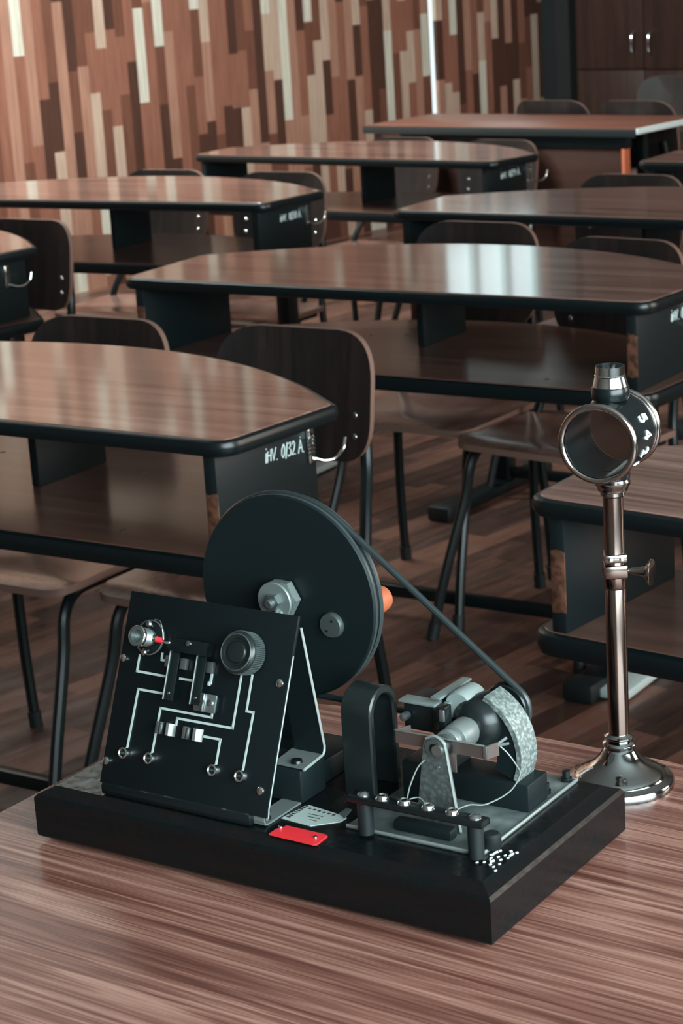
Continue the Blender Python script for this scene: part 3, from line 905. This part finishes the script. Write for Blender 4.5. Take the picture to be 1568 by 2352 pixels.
for y in (.028, .078):
    link('screw', lathe(bm_new(), [(.0038, 0), (.0034, .0015), (0, .0024)], (-.189, y, BT + .0018), (0, 0, 1), 14), BLACKG, br)
link('rear_block', box(bm_new(), (-.285, .062, BT), (-.1815, .094, .0675), .002), BLACK, A)
link('front_block', box(bm_new(), (-.285, .094, BT), (-.187, .140, .060), .002), BLACK, A)

# flywheel ------------------------------------------------------------
DC = V((-.2452, .148, .1638)); DR = .0782
bm = bm_new()
lathe(bm, [(0, 0), (DR - .0012, 0), (DR, .0012), (DR, .0035), (DR - .003, .005), (DR - .0035, .0068), (DR - .003, .0085), (DR - .0005, .010), (DR - .0005, .0120), (DR - .002, .0130), (0, .0130)], DC, (0, 1, 0), 96)
fly = link('flywheel', bm, mat('matt_black_disc', (.0055, .0105, .0122), .5, 0, .25), A)
bm = bm_new()
lathe(bm, [(DR - .0010, .0010), (DR + .0003, .0016), (DR + .0003, .0040), (DR - .0015, .0052)], DC, (0, 1, 0), 96, False)
lathe(bm, [(DR - .0012, .0090), (DR + .0001, .0098), (DR + .0001, .0118), (DR - .0012, .0128)], DC, (0, 1, 0), 96, False)
link('worn_rim_glint', bm, mat('worn_rim_glint_metal', (.055, .072, .075), .3, .3), fly)  # worn rim, coloured lighter to paint in its edge highlight
HC = DC + V((-.0035, -.0002, -.001))
wsh = link('washer', lathe(bm_new(), [(.0085, 0), (.0142, 0), (.0142, -.0018), (.0085, -.0018)], HC, (0, 1, 0), 32, True), STEEL, fly)
nut = bm_new(); lathe(nut, [(.0150, 0), (.0150, -.0065)], HC + V((.0030, -.0015, .0012)), (0, 1, 0), 6)
link('large_nut', nut, GREYSTRIP, fly)
link('washer', lathe(bm_new(), [(.0146, -.0085), (.0150, -.0092), (.0150, -.0104), (.0144, -.0112), (0, -.0112)], HC, (0, 1, 0), 32), GREYSTRIP, fly)
nut = bm_new(); lathe(nut, [(.0066, -.0112), (.0066, -.0150), (.004, -.0153)], HC, (0, 1, 0), 6)
link('small_nut', nut, STEEL, fly)
link('axle_end', lathe(bm_new(), [(.0036, -.012), (.0036, -.0185), (.0026, -.0192), (0, -.0192)], HC, (0, 1, 0), 16), STEEL, fly)
SC = DC + V((.0405, 0, -.0165))
sc = link('crank_screw', lathe(bm_new(), [(.0098, 0), (.0098, -.002), (.0088, -.0042), (0, -.0046)], SC, (0, 1, 0), 28), ZINC, fly)
bm = bm_new()
for q in (-.004, .004):
    cyl(bm, SC + V((q * .6, -.0042, q)), SC + V((q * .6, -.0052, q)), .0009, 8)
link('screw_hole', bm, BLACK, sc)
link('crank_handle', lathe(bm_new(), [(.004, .013), (.006, .016), (.0095, .022), (.0098, .050), (.0108, .060), (.0098, .068), (.006, .072), (0, .073)], SC, (0, 1, 0), 24), KNOBWOOD, fly)
# upright that carries the flywheel axle, behind the panel
link('axle_support', box(bm_new(), (-.260, .126, BT), (-.232, .136, .152), .003), BLACK, A)
link('axle', cyl(bm_new(), (DC.x, .134, DC.z - .012), (DC.x, .149, DC.z - .004), .0045, 16), STEEL, A)

# motor ---------------------------------------------------------------
MX, MZ = -.0660, .1040
pl = bm_new()
lathe(pl, [(.004, 0), (.0168, 0), (.0175, .0012), (.0150, .0035), (.0142, .005), (.0150, .0065), (.0175, .0088), (.0168, .010), (.004, .010)], (MX + .002, .150, MZ - .001), (0, 1, 0), 40)
link('motor_pulley', pl, BLACKG, A)
# belt: outer tangents of the two circles in the plane y = .1548
yb = .1548
c1 = V((DC.x, DC.z)); r1 = DR - .0005; c2 = V((MX + .002, MZ - .001)); r2 = .0172
d = c2 - c1; dist = d.length; th = math.atan2(d.y, d.x); al = math.acos((r1 - r2) / dist)
path = []
for i in range(61):
    t_ = th + al + (2 * PI - 2 * al) * i / 60
    path.append((c1.x + r1 * math.cos(t_), yb, c1.y + r1 * math.sin(t_)))
for i in range(1, 12):
    a0 = V(path[60]); b0 = V((c2.x + r2 * math.cos(th - al), yb, c2.y + r2 * math.sin(th - al)))
    path.append(tuple(a0.lerp(b0, i / 12)))
for i in range(25):
    t_ = th - al + 2 * al * i / 24
    path.append((c2.x + r2 * math.cos(t_), yb, c2.y + r2 * math.sin(t_)))
for i in range(1, 12):
    path.append(tuple(V(path[60 + 11 + 25]).lerp(V(path[0]), i / 12)))
link('drive_belt', tube(bm_new(), path, .0026, 10, closed=True), mat('dark_belt', (.018, .026, .028), .32, 0, .5), A)

plate = link('motor_plate', box(bm_new(), (-.1314, .0425, BT), (-.0238, .182, BT + .0022), .0006), TIN, A)
bm = bm_new()
for (x0, y0, x1, y1) in ((-.1316, .0423, -.0236, .0440), (-.0253, .0423, -.0236, .182)):
    box(bm, (x0, y0, BT + .001), (x1, y1, BT + .0030), .0004)
link('plate_rim', bm, mat('bright_rim', (.55, .62, .60), .35, .7), plate)
for x, y in ((-.030, .176), (-.033, .150)):
    link('terminal_post', lathe(bm_new(), [(.004, .0022), (.004, .005), (.0028, .0052), (.0028, .010), (0, .0105)], (x, y, BT), (0, 0, 1), 14), BLACKG, plate)
# motor bed block
bed = bm_new()
box(bed, (-.090, .114, BT + .002), (-.0268, .143, .065), .0018)
box(bed, (-.118, .096, BT + .002), (-.088, .143, .075), .002)
link('motor_bed', bed, BLACK, A)
# big curved field magnet (right half) : arc band extruded in y
def arc_band(bm, cx, cz, ri, ro_, a0, a1, y0, y1, n=28):
    q = []
    for i in range(n + 1):
        t_ = a0 + (a1 - a0) * i / n
        c_, s_ = math.cos(t_), math.sin(t_)
        q.append([bm.verts.new(v) for v in ((cx + ri * c_, y0, cz + ri * s_), (cx + ro_ * c_, y0, cz + ro_ * s_), (cx + ro_ * c_, y1, cz + ro_ * s_), (cx + ri * c_, y1, cz + ri * s_))])
    for r0, r1_ in zip(q, q[1:]):
        for i in range(4): bm.faces.new((r0[i], r0[(i + 1) % 4], r1_[(i + 1) % 4], r1_[i]))
    bm.faces.new(q[0]); bm.faces.new(q[-1])
    return bm
mg = link('field_magnet', arc_band(bm_new(), -.0785, .0825, .0425, .0462, math.radians(-22), math.radians(66), .1155, .1385), CAST, A)
link('magnet_core', arc_band(bm_new(), -.0785, .0825, .0265, .0424, math.radians(-24), math.radians(64), .1170, .1365), BLACK, A)
# left coil box
cb_ = bm_new()
box(cb_, (-.1190, .104, .0955), (-.0930, .136, .1165), .002)
coil = link('field_coil', cb_, BLACK, A)
link('coil_plate', box(bm_new(), (-.1215, .102, .1158), (-.092, .114, .1178), .0006), mat('pale_plate', (.22, .27, .265), .4, .3), coil)
link('coil_terminal', lathe(bm_new(), [(.003, 0), (.003, .006), (.0015, .0065), (0, .007)], (-.1150, .103, .107), (0, -1, 0), 12), STEEL, coil)
b = bm_new(); box(b, (-.0915, .098, .084), (-.0870, .130, .1165), .001); link('pole_piece', b, BLACKG, A)
# strips on top
b = bm_new(); box(b, (-.097, .105, .1205), (-.089, .150, .1225), .0007); s1 = link('brush_strip', b, mat('pale_strip', (.25, .30, .295), .35, .5), A)
b = bm_new(); box(b, (-.0885, .108, .1165), (-.084, .146, .1185), .0006); link('brush_strip', b, s1.data.materials[0], A)
link('white_coil', lathe(bm_new(), [(0, 0), (.0100, 0), (.0112, .002), (.0112, .022), (.010, .024), (0, .024)], (-.0790, .112, .1150), (0, 1, 0), 28), COILW, A)
link('coil_end', lathe(bm_new(), [(.0100, 0), (.0118, .0008), (.0100, .0016)], (-.0790, .1165, .1138), (0, 1, 0), 28, False), PINK, A)
# rotor
ro = link('rotor', lathe(bm_new(), [(0, 0), (.006, 0), (.0140, .003), (.0180, .008), (.0190, .020), (.0180, .030), (0, .030)], (MX, .104, MZ), (0, 1, 0), 40), mat('dark_rotor', (.012, .017, .018), .3, .3), A)
link('rotor_cap', lathe(bm_new(), [(.0078, -.002), (.0095, .0), (.0080, .003)], (MX, .102, MZ), (0, 1, 0), 24), mat('grey_cap', (.12, .14, .14), .35, .6), ro)
link('commutator', lathe(bm_new(), [(.004, -.004), (.0092, -.004), (.0098, -.003), (.0098, 0), (.0075, .001), (.0075, .004), (.0098, .005), (.0105, .007), (.0105, .022), (.0095, .024), (.004, .024)], (MX, .078, MZ), (0, 1, 0), 32), mat('grey_commutator', (.20, .23, .225), .38, .4), ro)
link('shaft', cyl(bm_new(), (MX, .060, MZ), (MX, .152, MZ), .0040, 16), STEEL, ro)
link('bearing_ring', lathe(bm_new(), [(.0040, 0), (.0072, 0), (.0072, .006), (.0040, .006)], (MX, .070, MZ), (0, 1, 0), 28), STEEL, ro)
# brush holder
b = bm_new(); box(b, (-.0800, .084, .108), (-.0730, .094, .1250), .001)
bh = link('brush_holder', b, BLACKG, A)
link('brush_spring', box(bm_new(), (-.0765, .082, .1155), (-.0725, .0842, .1240), .0006), STEEL, bh)
# bearing plate: tapered with round top and hole
bm = bm_new()
def bearing(y0, y1):
    cx, cz, rt_ = -.0700, .1040, .0088
    pts_ = [(-.0875, BT + .002)] + [(cx + rt_ * math.cos(t_), cz + rt_ * math.sin(t_)) for t_ in [math.radians(172 - i * 164 / 16) for i in range(17)]] + [(-.0525, BT + .002)]
    pts_ = pts_[::-1]
    A_ = [bm.verts.new((x, y0, z)) for x, z in pts_]; B_ = [bm.verts.new((x, y1, z)) for x, z in pts_]
    bm.faces.new(A_); bm.faces.new(B_[::-1])
    n = len(pts_)
    for i in range(n): bm.faces.new((A_[i], A_[(i + 1) % n], B_[(i + 1) % n], B_[i]))
bearing(.0640, .0668)
bp = link('bearing_plate', bm, CASTD, A, False)
bm = bm_new()
edge_pts = [(-.0611, .0635 + .0001, .1045), (-.0525 + .0004, .0641, BT + .003)]
tube(bm, smooth_path([(-.0765, .0641, .1100), (-.070, .0641, .1129), (-.0630, .0641, .1095), (-.0608, .0641, .1020), (-.0566, .0641, .072), (-.0525, .0641, BT + .004)], 5), .0010, 6)
link('bright_edge', bm, mat('bright_edge', (.50, .58, .56), .3, .7), bp)
link('bearing_bush', lathe(bm_new(), [(.0035, 0), (.0035, -.0015), (.0066, -.0015), (.0066, 0)], (-.0700, .0641, .1040), (0, 1, 0), 28, False), ZINC, bp)
link('bearing_hole', lathe(bm_new(), [(.0036, -.0006), (0, -.0006)], (-.0700, .0641, .1040), (0, 1, 0), 20, False), BLACK, bp)
link('rivet', lathe(bm_new(), [(.0013, 0), (.001, -.001), (0, -.0012)], (-.0675, .0640, .0905), (0, 1, 0), 12), CHROME, bp)
# brush strap : long strip with bent ends
bm = bm_new()
path_ = [(-.100, .082), (-.1055, .0715), (-.1045, .0700), (-.0345, .0700), (-.0325, .0708), (-.0290, .080)]
q = []
for (x, y) in path_: q.append([bm.verts.new((x, y, z)) for z in (.1000, .1095)])
for r0, r1_ in zip(q, q[1:]): bm.faces.new((r0[0], r1_[0], r1_[1], r0[1]))
so_ = link('brush_strap', bm, BRASS, A, False)
so_.modifiers.new('thickness', 'SOLIDIFY').thickness = .0012
bm = bm_new(); box(bm, (-.0835, .0700, .086), (-.0570, .0712, .1005), .0005); link('strap_plate', bm, BRASS, so_)
bm = bm_new(); box(bm, (-.1048, .0690, .1092), (-.0345, .0706, .1100), .0003)
link('strap_top_edge', bm, GREYSTRIP, so_)
bm = bm_new(); box(bm, (-.0352, .0688, .1000), (-.0322, .0703, .1095), .0004); link('strap_end', bm, STEEL, so_)
# terminal bar
bar = link('terminal_bar', box(bm_new(), (-.1230, .0318, .0675), (-.0165, .0435, .0725), .0012), BLACKG, A)
for x in (-.1125, -.0260):
    link('bar_post', cyl(bm_new(), (x + .0005, .0465 if False else .0385, BT + .002), (x + .0005, .0385, .0676), .0055, 20), RUBBER, bar)
for i, x in enumerate((-.1120, -.0968, -.0795, -.0608, -.0423, -.0248)):
    bm = bm_new()
    if i in (0, 5): lathe(bm, [(.0044, 0), (.0042, .0010), (.0022, .0024), (0, .0028)], (x, .0375, .0725), (0, 0, 1), 18)
    else: lathe(bm, [(.0020, .0004), (.0020, .0022), (.0028, .0030), (.0040, .0024), (.0048, .0006), (.0048, 0)], (x, .0375, .0725), (0, 0, 1), 20, False)
    link('bar_stud', bm, CHROME, bar)
link('bar_knob', lathe(bm_new(), [(.0058, 0), (.0064, .001), (.0064, .009), (.0050, .0105), (0, .011)], (-.0235, .0560, BT + .002), (0, 0, 1), 20), RUBBER, plate)
link('under_bar', box(bm_new(), (-.098, .050, BT + .002), (-.052, .060, BT + .010), .002), BLACK, plate)
# wires
bm = bm_new()
tube(bm, smooth_path([(-.0790, .040, .0735), (-.082, .050, .080), (-.0805, .058, .090), (-.077, .062, .095)]), .00048, 6)
tube(bm, smooth_path([(-.079, .040, .0740), (-.072, .044, .0755), (-.064, .040, .0740)]), .00048, 6)
tube(bm, smooth_path([(-.0300, .080, .1080), (-.0240, .082, .1020), (-.0190, .084, .094), (-.0170, .086, .086), (-.0210, .078, .076), (-.0300, .062, .0715), (-.0375, .052, .0735), (-.0423, .040, .0730)]), .00048, 6)
tube(bm, [(-.0300, .080, .1080), (-.0250, .084, .1120)], .0010, 6)
tube(bm, [(-.0300, .080, .1070), (-.0225, .082, .1090)], .0010, 6)
link('lead_wires', bm, mat('pale_wire', (.22, .26, .25), .4, .2), A)

# horseshoe magnet (loop in the y-z plane) -----------------------------
bm = bm_new()
mx0, mx1 = -.1660, -.1405
yc, ro1, ri1 = .1120, .0185, .0125
zc_ = .1025
outer = [(yc - ro1, BT), (yc - ro1, zc_)] + [(yc - ro1 * math.cos(t_), zc_ + ro1 * math.sin(t_)) for t_ in [PI * i / 20 for i in range(1, 20)]] + [(yc + ro1, zc_), (yc + ro1, BT)]
inner = [(yc - ri1, BT), (yc - ri1, zc_)] + [(yc - ri1 * math.cos(t_), zc_ + ri1 * math.sin(t_)) for t_ in [PI * i / 20 for i in range(1, 20)]] + [(yc + ri1, zc_), (yc + ri1, BT)]
q = []
bv = .0012
for (yo, zo), (yi, zi) in zip(outer, inner):
    def mixp(f): return (yi + (yo - yi) * f, zi + (zo - zi) * f)
    w1 = .22
    ring = [(mx0, *mixp(w1)), (mx0 + bv, *mixp(0)), (mx1 - bv, *mixp(0)), (mx1, *mixp(w1)), (mx1, *mixp(1 - w1)), (mx1 - bv, *mixp(1)), (mx0 + bv, *mixp(1)), (mx0, *mixp(1 - w1))]
    q.append([bm.verts.new(v) for v in ring])
for r0, r1_ in zip(q, q[1:]):
    for i in range(8): bm.faces.new((r0[i], r0[(i + 1) % 8], r1_[(i + 1) % 8], r1_[i]))
bm.faces.new(q[0]); bm.faces.new(q[-1])
link('horseshoe_magnet', bm, mat('black_magnet', (.0110, .0155, .0160), .28, 0, .5), A)

# labels on the base ----------------------------------------------------
lab = bm_new()
def flat(bm, pts_, z0, z1):
    a = [bm.verts.new((x, y, z0)) for x, y in pts_]; b = [bm.verts.new((x, y, z1)) for x, y in pts_]
    bm.faces.new(a[::-1]); bm.faces.new(b); n = len(pts_)
    for i in range(n): bm.faces.new((a[i], a[(i + 1) % n], b[(i + 1) % n], b[i]))
    return bm
pl_ = link('paper_label', flat(lab, [(-.1818, .0362), (-.1555, .0340), (-.1405, .0490), (-.1400, .0560), (-.1430, .0600), (-.1485, .0590), (-.1765, .0632), (-.1785, .0600)], BT, BT + .0005), PAPER, A, False)
bm = bm_new()
for i in range(8):
    y = .0390 + i * .0030; box(bm, (-.1795 + i * .00010, y, BT + .0004), (-.1765 + i * .0001, y + .0016, BT + .0007))
for i in range(6):
    x = -.1735 + i * .0043; box(bm, (x, .0572 - i * .0004, BT + .0004), (x + .0022, .0592 - i * .0004, BT + .0007))
for (x, y, l) in ((-.168, .050, .012), (-.166, .046, .010), (-.162, .042, .006)):
    box(bm, (x, y, BT + .0004), (x + l, y + .0007, BT + .0007))
link('label_print', bm, INK, pl_, False)
bm = bm_new(); a = [bm.verts.new(v) for v in ((-.1485, .0590, BT + .001), (-.1400, .0535, BT + .001), (-.1370, .0590, BT + .006), (-.1430, .0625, BT + .005))]; bm.faces.new(a)
cf = link('curled_corner', bm, mat('clear_curl', (.09, .11, .11), .3), pl_, False)
cf.modifiers.new('thickness', 'SOLIDIFY').thickness = .0003
rt_ = link('red_tag', flat(bm_new(), [(-.1735, .0095), (-.1365, .0088), (-.1340, .0100), (-.1350, .0245), (-.1370, .0256), (-.1700, .0262), (-.1712, .0215), (-.1735, .0185)], BT, BT + .0012), RED, A, False)
for x, y in ((-.1722, .0215), (-.1408, .0182)):
    link('tag_pin', lathe(bm_new(), [(.0016, .0004), (.0014, .0022), (0, .0028)], (x, y, BT), (0, 0, 1), 12), CHROME, rt_)
# white hand-painted number on the base, reading along the right edge
bm = bm_new()
P0 = V((-.0165, .0330, BT + .0003)); d = V((.05, 1, 0)).normalized(); u = V((-1, .05, 0)).normalized()
spots = [(-.0035, .0300, .0013), (-.0075, .0345, .0012), (-.0205, .0355, .0011), (-.0165, .0380, .0010), (-.0110, .0365, .0015), (-.0120, .0420, .0017), (-.0060, .0400, .0011), (-.0155, .0455, .0013), (-.0085, .0460, .0013),
         (-.0120, .0490, .0016), (-.0180, .0500, .0012), (-.0055, .0505, .0011), (-.0090, .0530, .0012), (-.0165, .0550, .0018), (-.0155, .0580, .0015), (-.0060, .0575, .0013), (-.0085, .0600, .0020), (-.0040, .0600, .0016)]
for x, y, r_ in spots:
    x -= .003
    tube(bm, [(x, y - .002, BT + .0002), (x + .0010, y - .0004, BT + .0003)], r_ * .48, 8)
for pts_ in ([(-.0145, .0380), (-.0175, .0420)], [(-.0195, .0480), (-.0195, .0530)], [(-.0085, .0520), (-.0080, .0570)]):
    tube(bm, [(x, y, BT + .0002) for x, y in pts_], .0008, 6)
link('painted_number', bm, MARK, A)

# ------------------------------------------------------------------ lens on a stand
SX, SY = .1995, 1.4624
T = thing('lens_stand', 'nickel stand holding a round black lens barrel marked 5 4 2, behind the apparatus', 'lens stand', (SX, SY, .765))
prof = [(0, 0), (.0408, 0), (.0412, .0015), (.0410, .0045), (.0400, .0062), (.0378, .0070), (.0348, .0085), (.0340, .0100), (.0315, .0118), (.0270, .0140), (.0225, .0168), (.0185, .0202), (.0150, .0245), (.0125, .0285), (.0112, .0305), (.0100, .0312),
        (.0122, .0322), (.0130, .0338), (.0122, .0352), (.0102, .0362), (.0100, .0378), (.0112, .0388), (.0112, .0400), (.0095, .0410), (.0085, .0420)]
link('round_foot', lathe(bm_new(), prof, seg=64, axis=(0, 0, 1)), mat('polished_foot', (.36, .375, .375), .1, 1.0), T)
COLM = mat('nickel_column', (.27, .205, .18), .2, 1.0)
link('column', lathe(bm_new(), [(.0079, .041), (.0079, .165), (.0075, .166), (.0075, .229)], seg=32), COLM, T)
cl = link('clamp', box(bm_new(), (-.0086, -.0086, .1665), (.0086, .0086, .1765), .0012), COLM, T)
link('clamp_ring', lathe(bm_new(), [(.0080, .1575), (.0088, .1590), (.0088, .1665)], seg=28), COLM, cl)
link('clamp_top', box(bm_new(), (-.0086, -.0086, .1785), (.0086, .0086, .1850), .0015), NICKEL, cl)
bm = bm_new()
for x in (-.004, .004): lathe(bm, [(.0018, 0), (.0015, .0012), (0, .0016)], (x, -.0086, .1815), (0, -1, 0), 12)
link('clamp_screw', bm, CHROME, cl)
kd = V((.90, -.43, 0)).normalized()
link('thumb_knob', lathe(bm_new(), [(.0018, .008), (.0018, .0125), (.0030, .0130), (.0032, .019), (.0045, .0235), (.0072, .0250), (.0098, .0270), (.0100, .0280), (.0085, .0286), (0, .0276)], (0, 0, .1715), kd, 32), NICKEL, T)
link('column_head', lathe(bm_new(), [(.0076, .228), (.0092, .2295), (.0092, .232), (.0110, .2330), (.0115, .2355), (.0128, .2370), (.0132, .2395), (.0118, .2420), (.0100, .2460)], seg=32), NICKEL, T)
link('head_socket', lathe(bm_new(), [(.0100, .2400), (.0128, .2420), (.0132, .2450), (.0120, .2500)], seg=32), BLACKG, T)
# barrel
th_b = math.radians(27.5)
ax = V((math.sin(th_b), math.cos(th_b), 0)); bc = V((0, 0, .2745)); HL = .0295
b0 = bc - ax * HL
bm = bm_new()
lathe(bm, [(.0248, .001), (.0275, .001), (.0275, .0535), (.0248, .0535), (.0248, .001)], b0, ax, 64, False)
barrel = link('lens_barrel', bm, BLACKG, T)
def torus(bm, c, axis, R_, r_, seg=64, s2=14, sq=1.0):
    x, y, a = frame(axis)
    rings = []
    for i in range(seg):
        t_ = 2 * PI * i / seg; e = x * math.cos(t_) + y * math.sin(t_)
        rings.append([bm.verts.new(V(c) + e * (R_ + r_ * math.cos(u_)) + a * (r_ * sq * math.sin(u_))) for u_ in [2 * PI * k_ / s2 for k_ in range(s2)]])
    for i in range(seg):
        A_, B_ = rings[i], rings[(i + 1) % seg]
        for k_ in range(s2): bm.faces.new((A_[k_], A_[(k_ + 1) % s2], B_[(k_ + 1) % s2], B_[k_]))
    return bm
link('rim_ring', torus(bm_new(), b0, ax, .0274, .0025), NICKEL, barrel)
link('rim_ring', torus(bm_new(), b0 + ax * .0540, ax, .0272, .0024), NICKEL, barrel)
link('rim_ring', torus(bm_new(), b0 + ax * .0485, ax, .0274, .0011), NICKEL, barrel)
bm = bm_new()
lathe(bm, [(0, -.0016), (.012, -.0012), (.0249, 0), (.0249, .0012), (.012, .0022), (0, .0026)], b0 + ax * .044, ax, 48)
link('lens', bm, GLASS, barrel)
# block and cup on the top
link('cup_base', lathe(bm_new(), [(.0133, -.0060), (.0138, -.0045), (.0138, .0022), (.0130, .0035), (.0, .0035)], bc + V((0, 0, .0330)), (0, 0, 1), 40), BLACKG, T)
bm = bm_new()
cz_ = .3095 - .0
lathe(bm, [(.0132, .0), (.0128, .002), (.0116, .0068), (.0110, .0085), (.0114, .0092), (.0108, .0098), (.0106, .0158), (.0099, .0158), (.0099, .004), (0, .004)], (0, 0, .3098), (0, 0, 1), 40)
link('cup', bm, CHROME, T)
# digits round the barrel
x_, y_, a_ = frame(ax)
side = ax.cross(V((0, 0, 1))).normalized()      # towards the right of the picture
def barrel_pt(u, v):
    """u: arc length downwards from top on the right side ; v: along axis"""
    ang = u / .0275
    e = V((0, 0, 1)) * math.cos(ang) + side * math.sin(ang)
    return b0 + ax * v + e * .0276
def digit(bm, ch, ang0, size, rr):
    wd, st = STROKES[ch]
    for s in st:
        pts_ = [barrel_pt(.0275 * ang0 + a * size, .0290 - size / 2 + b * size + .001) for a, b in s]
        fine = []
        for p0, p1 in zip(pts_, pts_[1:]): fine += [p0, p0.lerp(p1, .5)]
        fine.append(pts_[-1])
        tube(bm, fine, rr, 6)
for ch, an in (('5', 53), ('4', 79), ('2', 107), ('1', 133)):
    bm = bm_new(); digit(bm, ch, math.radians(an), .0138, .00105)
    link('painted_digit', bm, MARK, barrel)
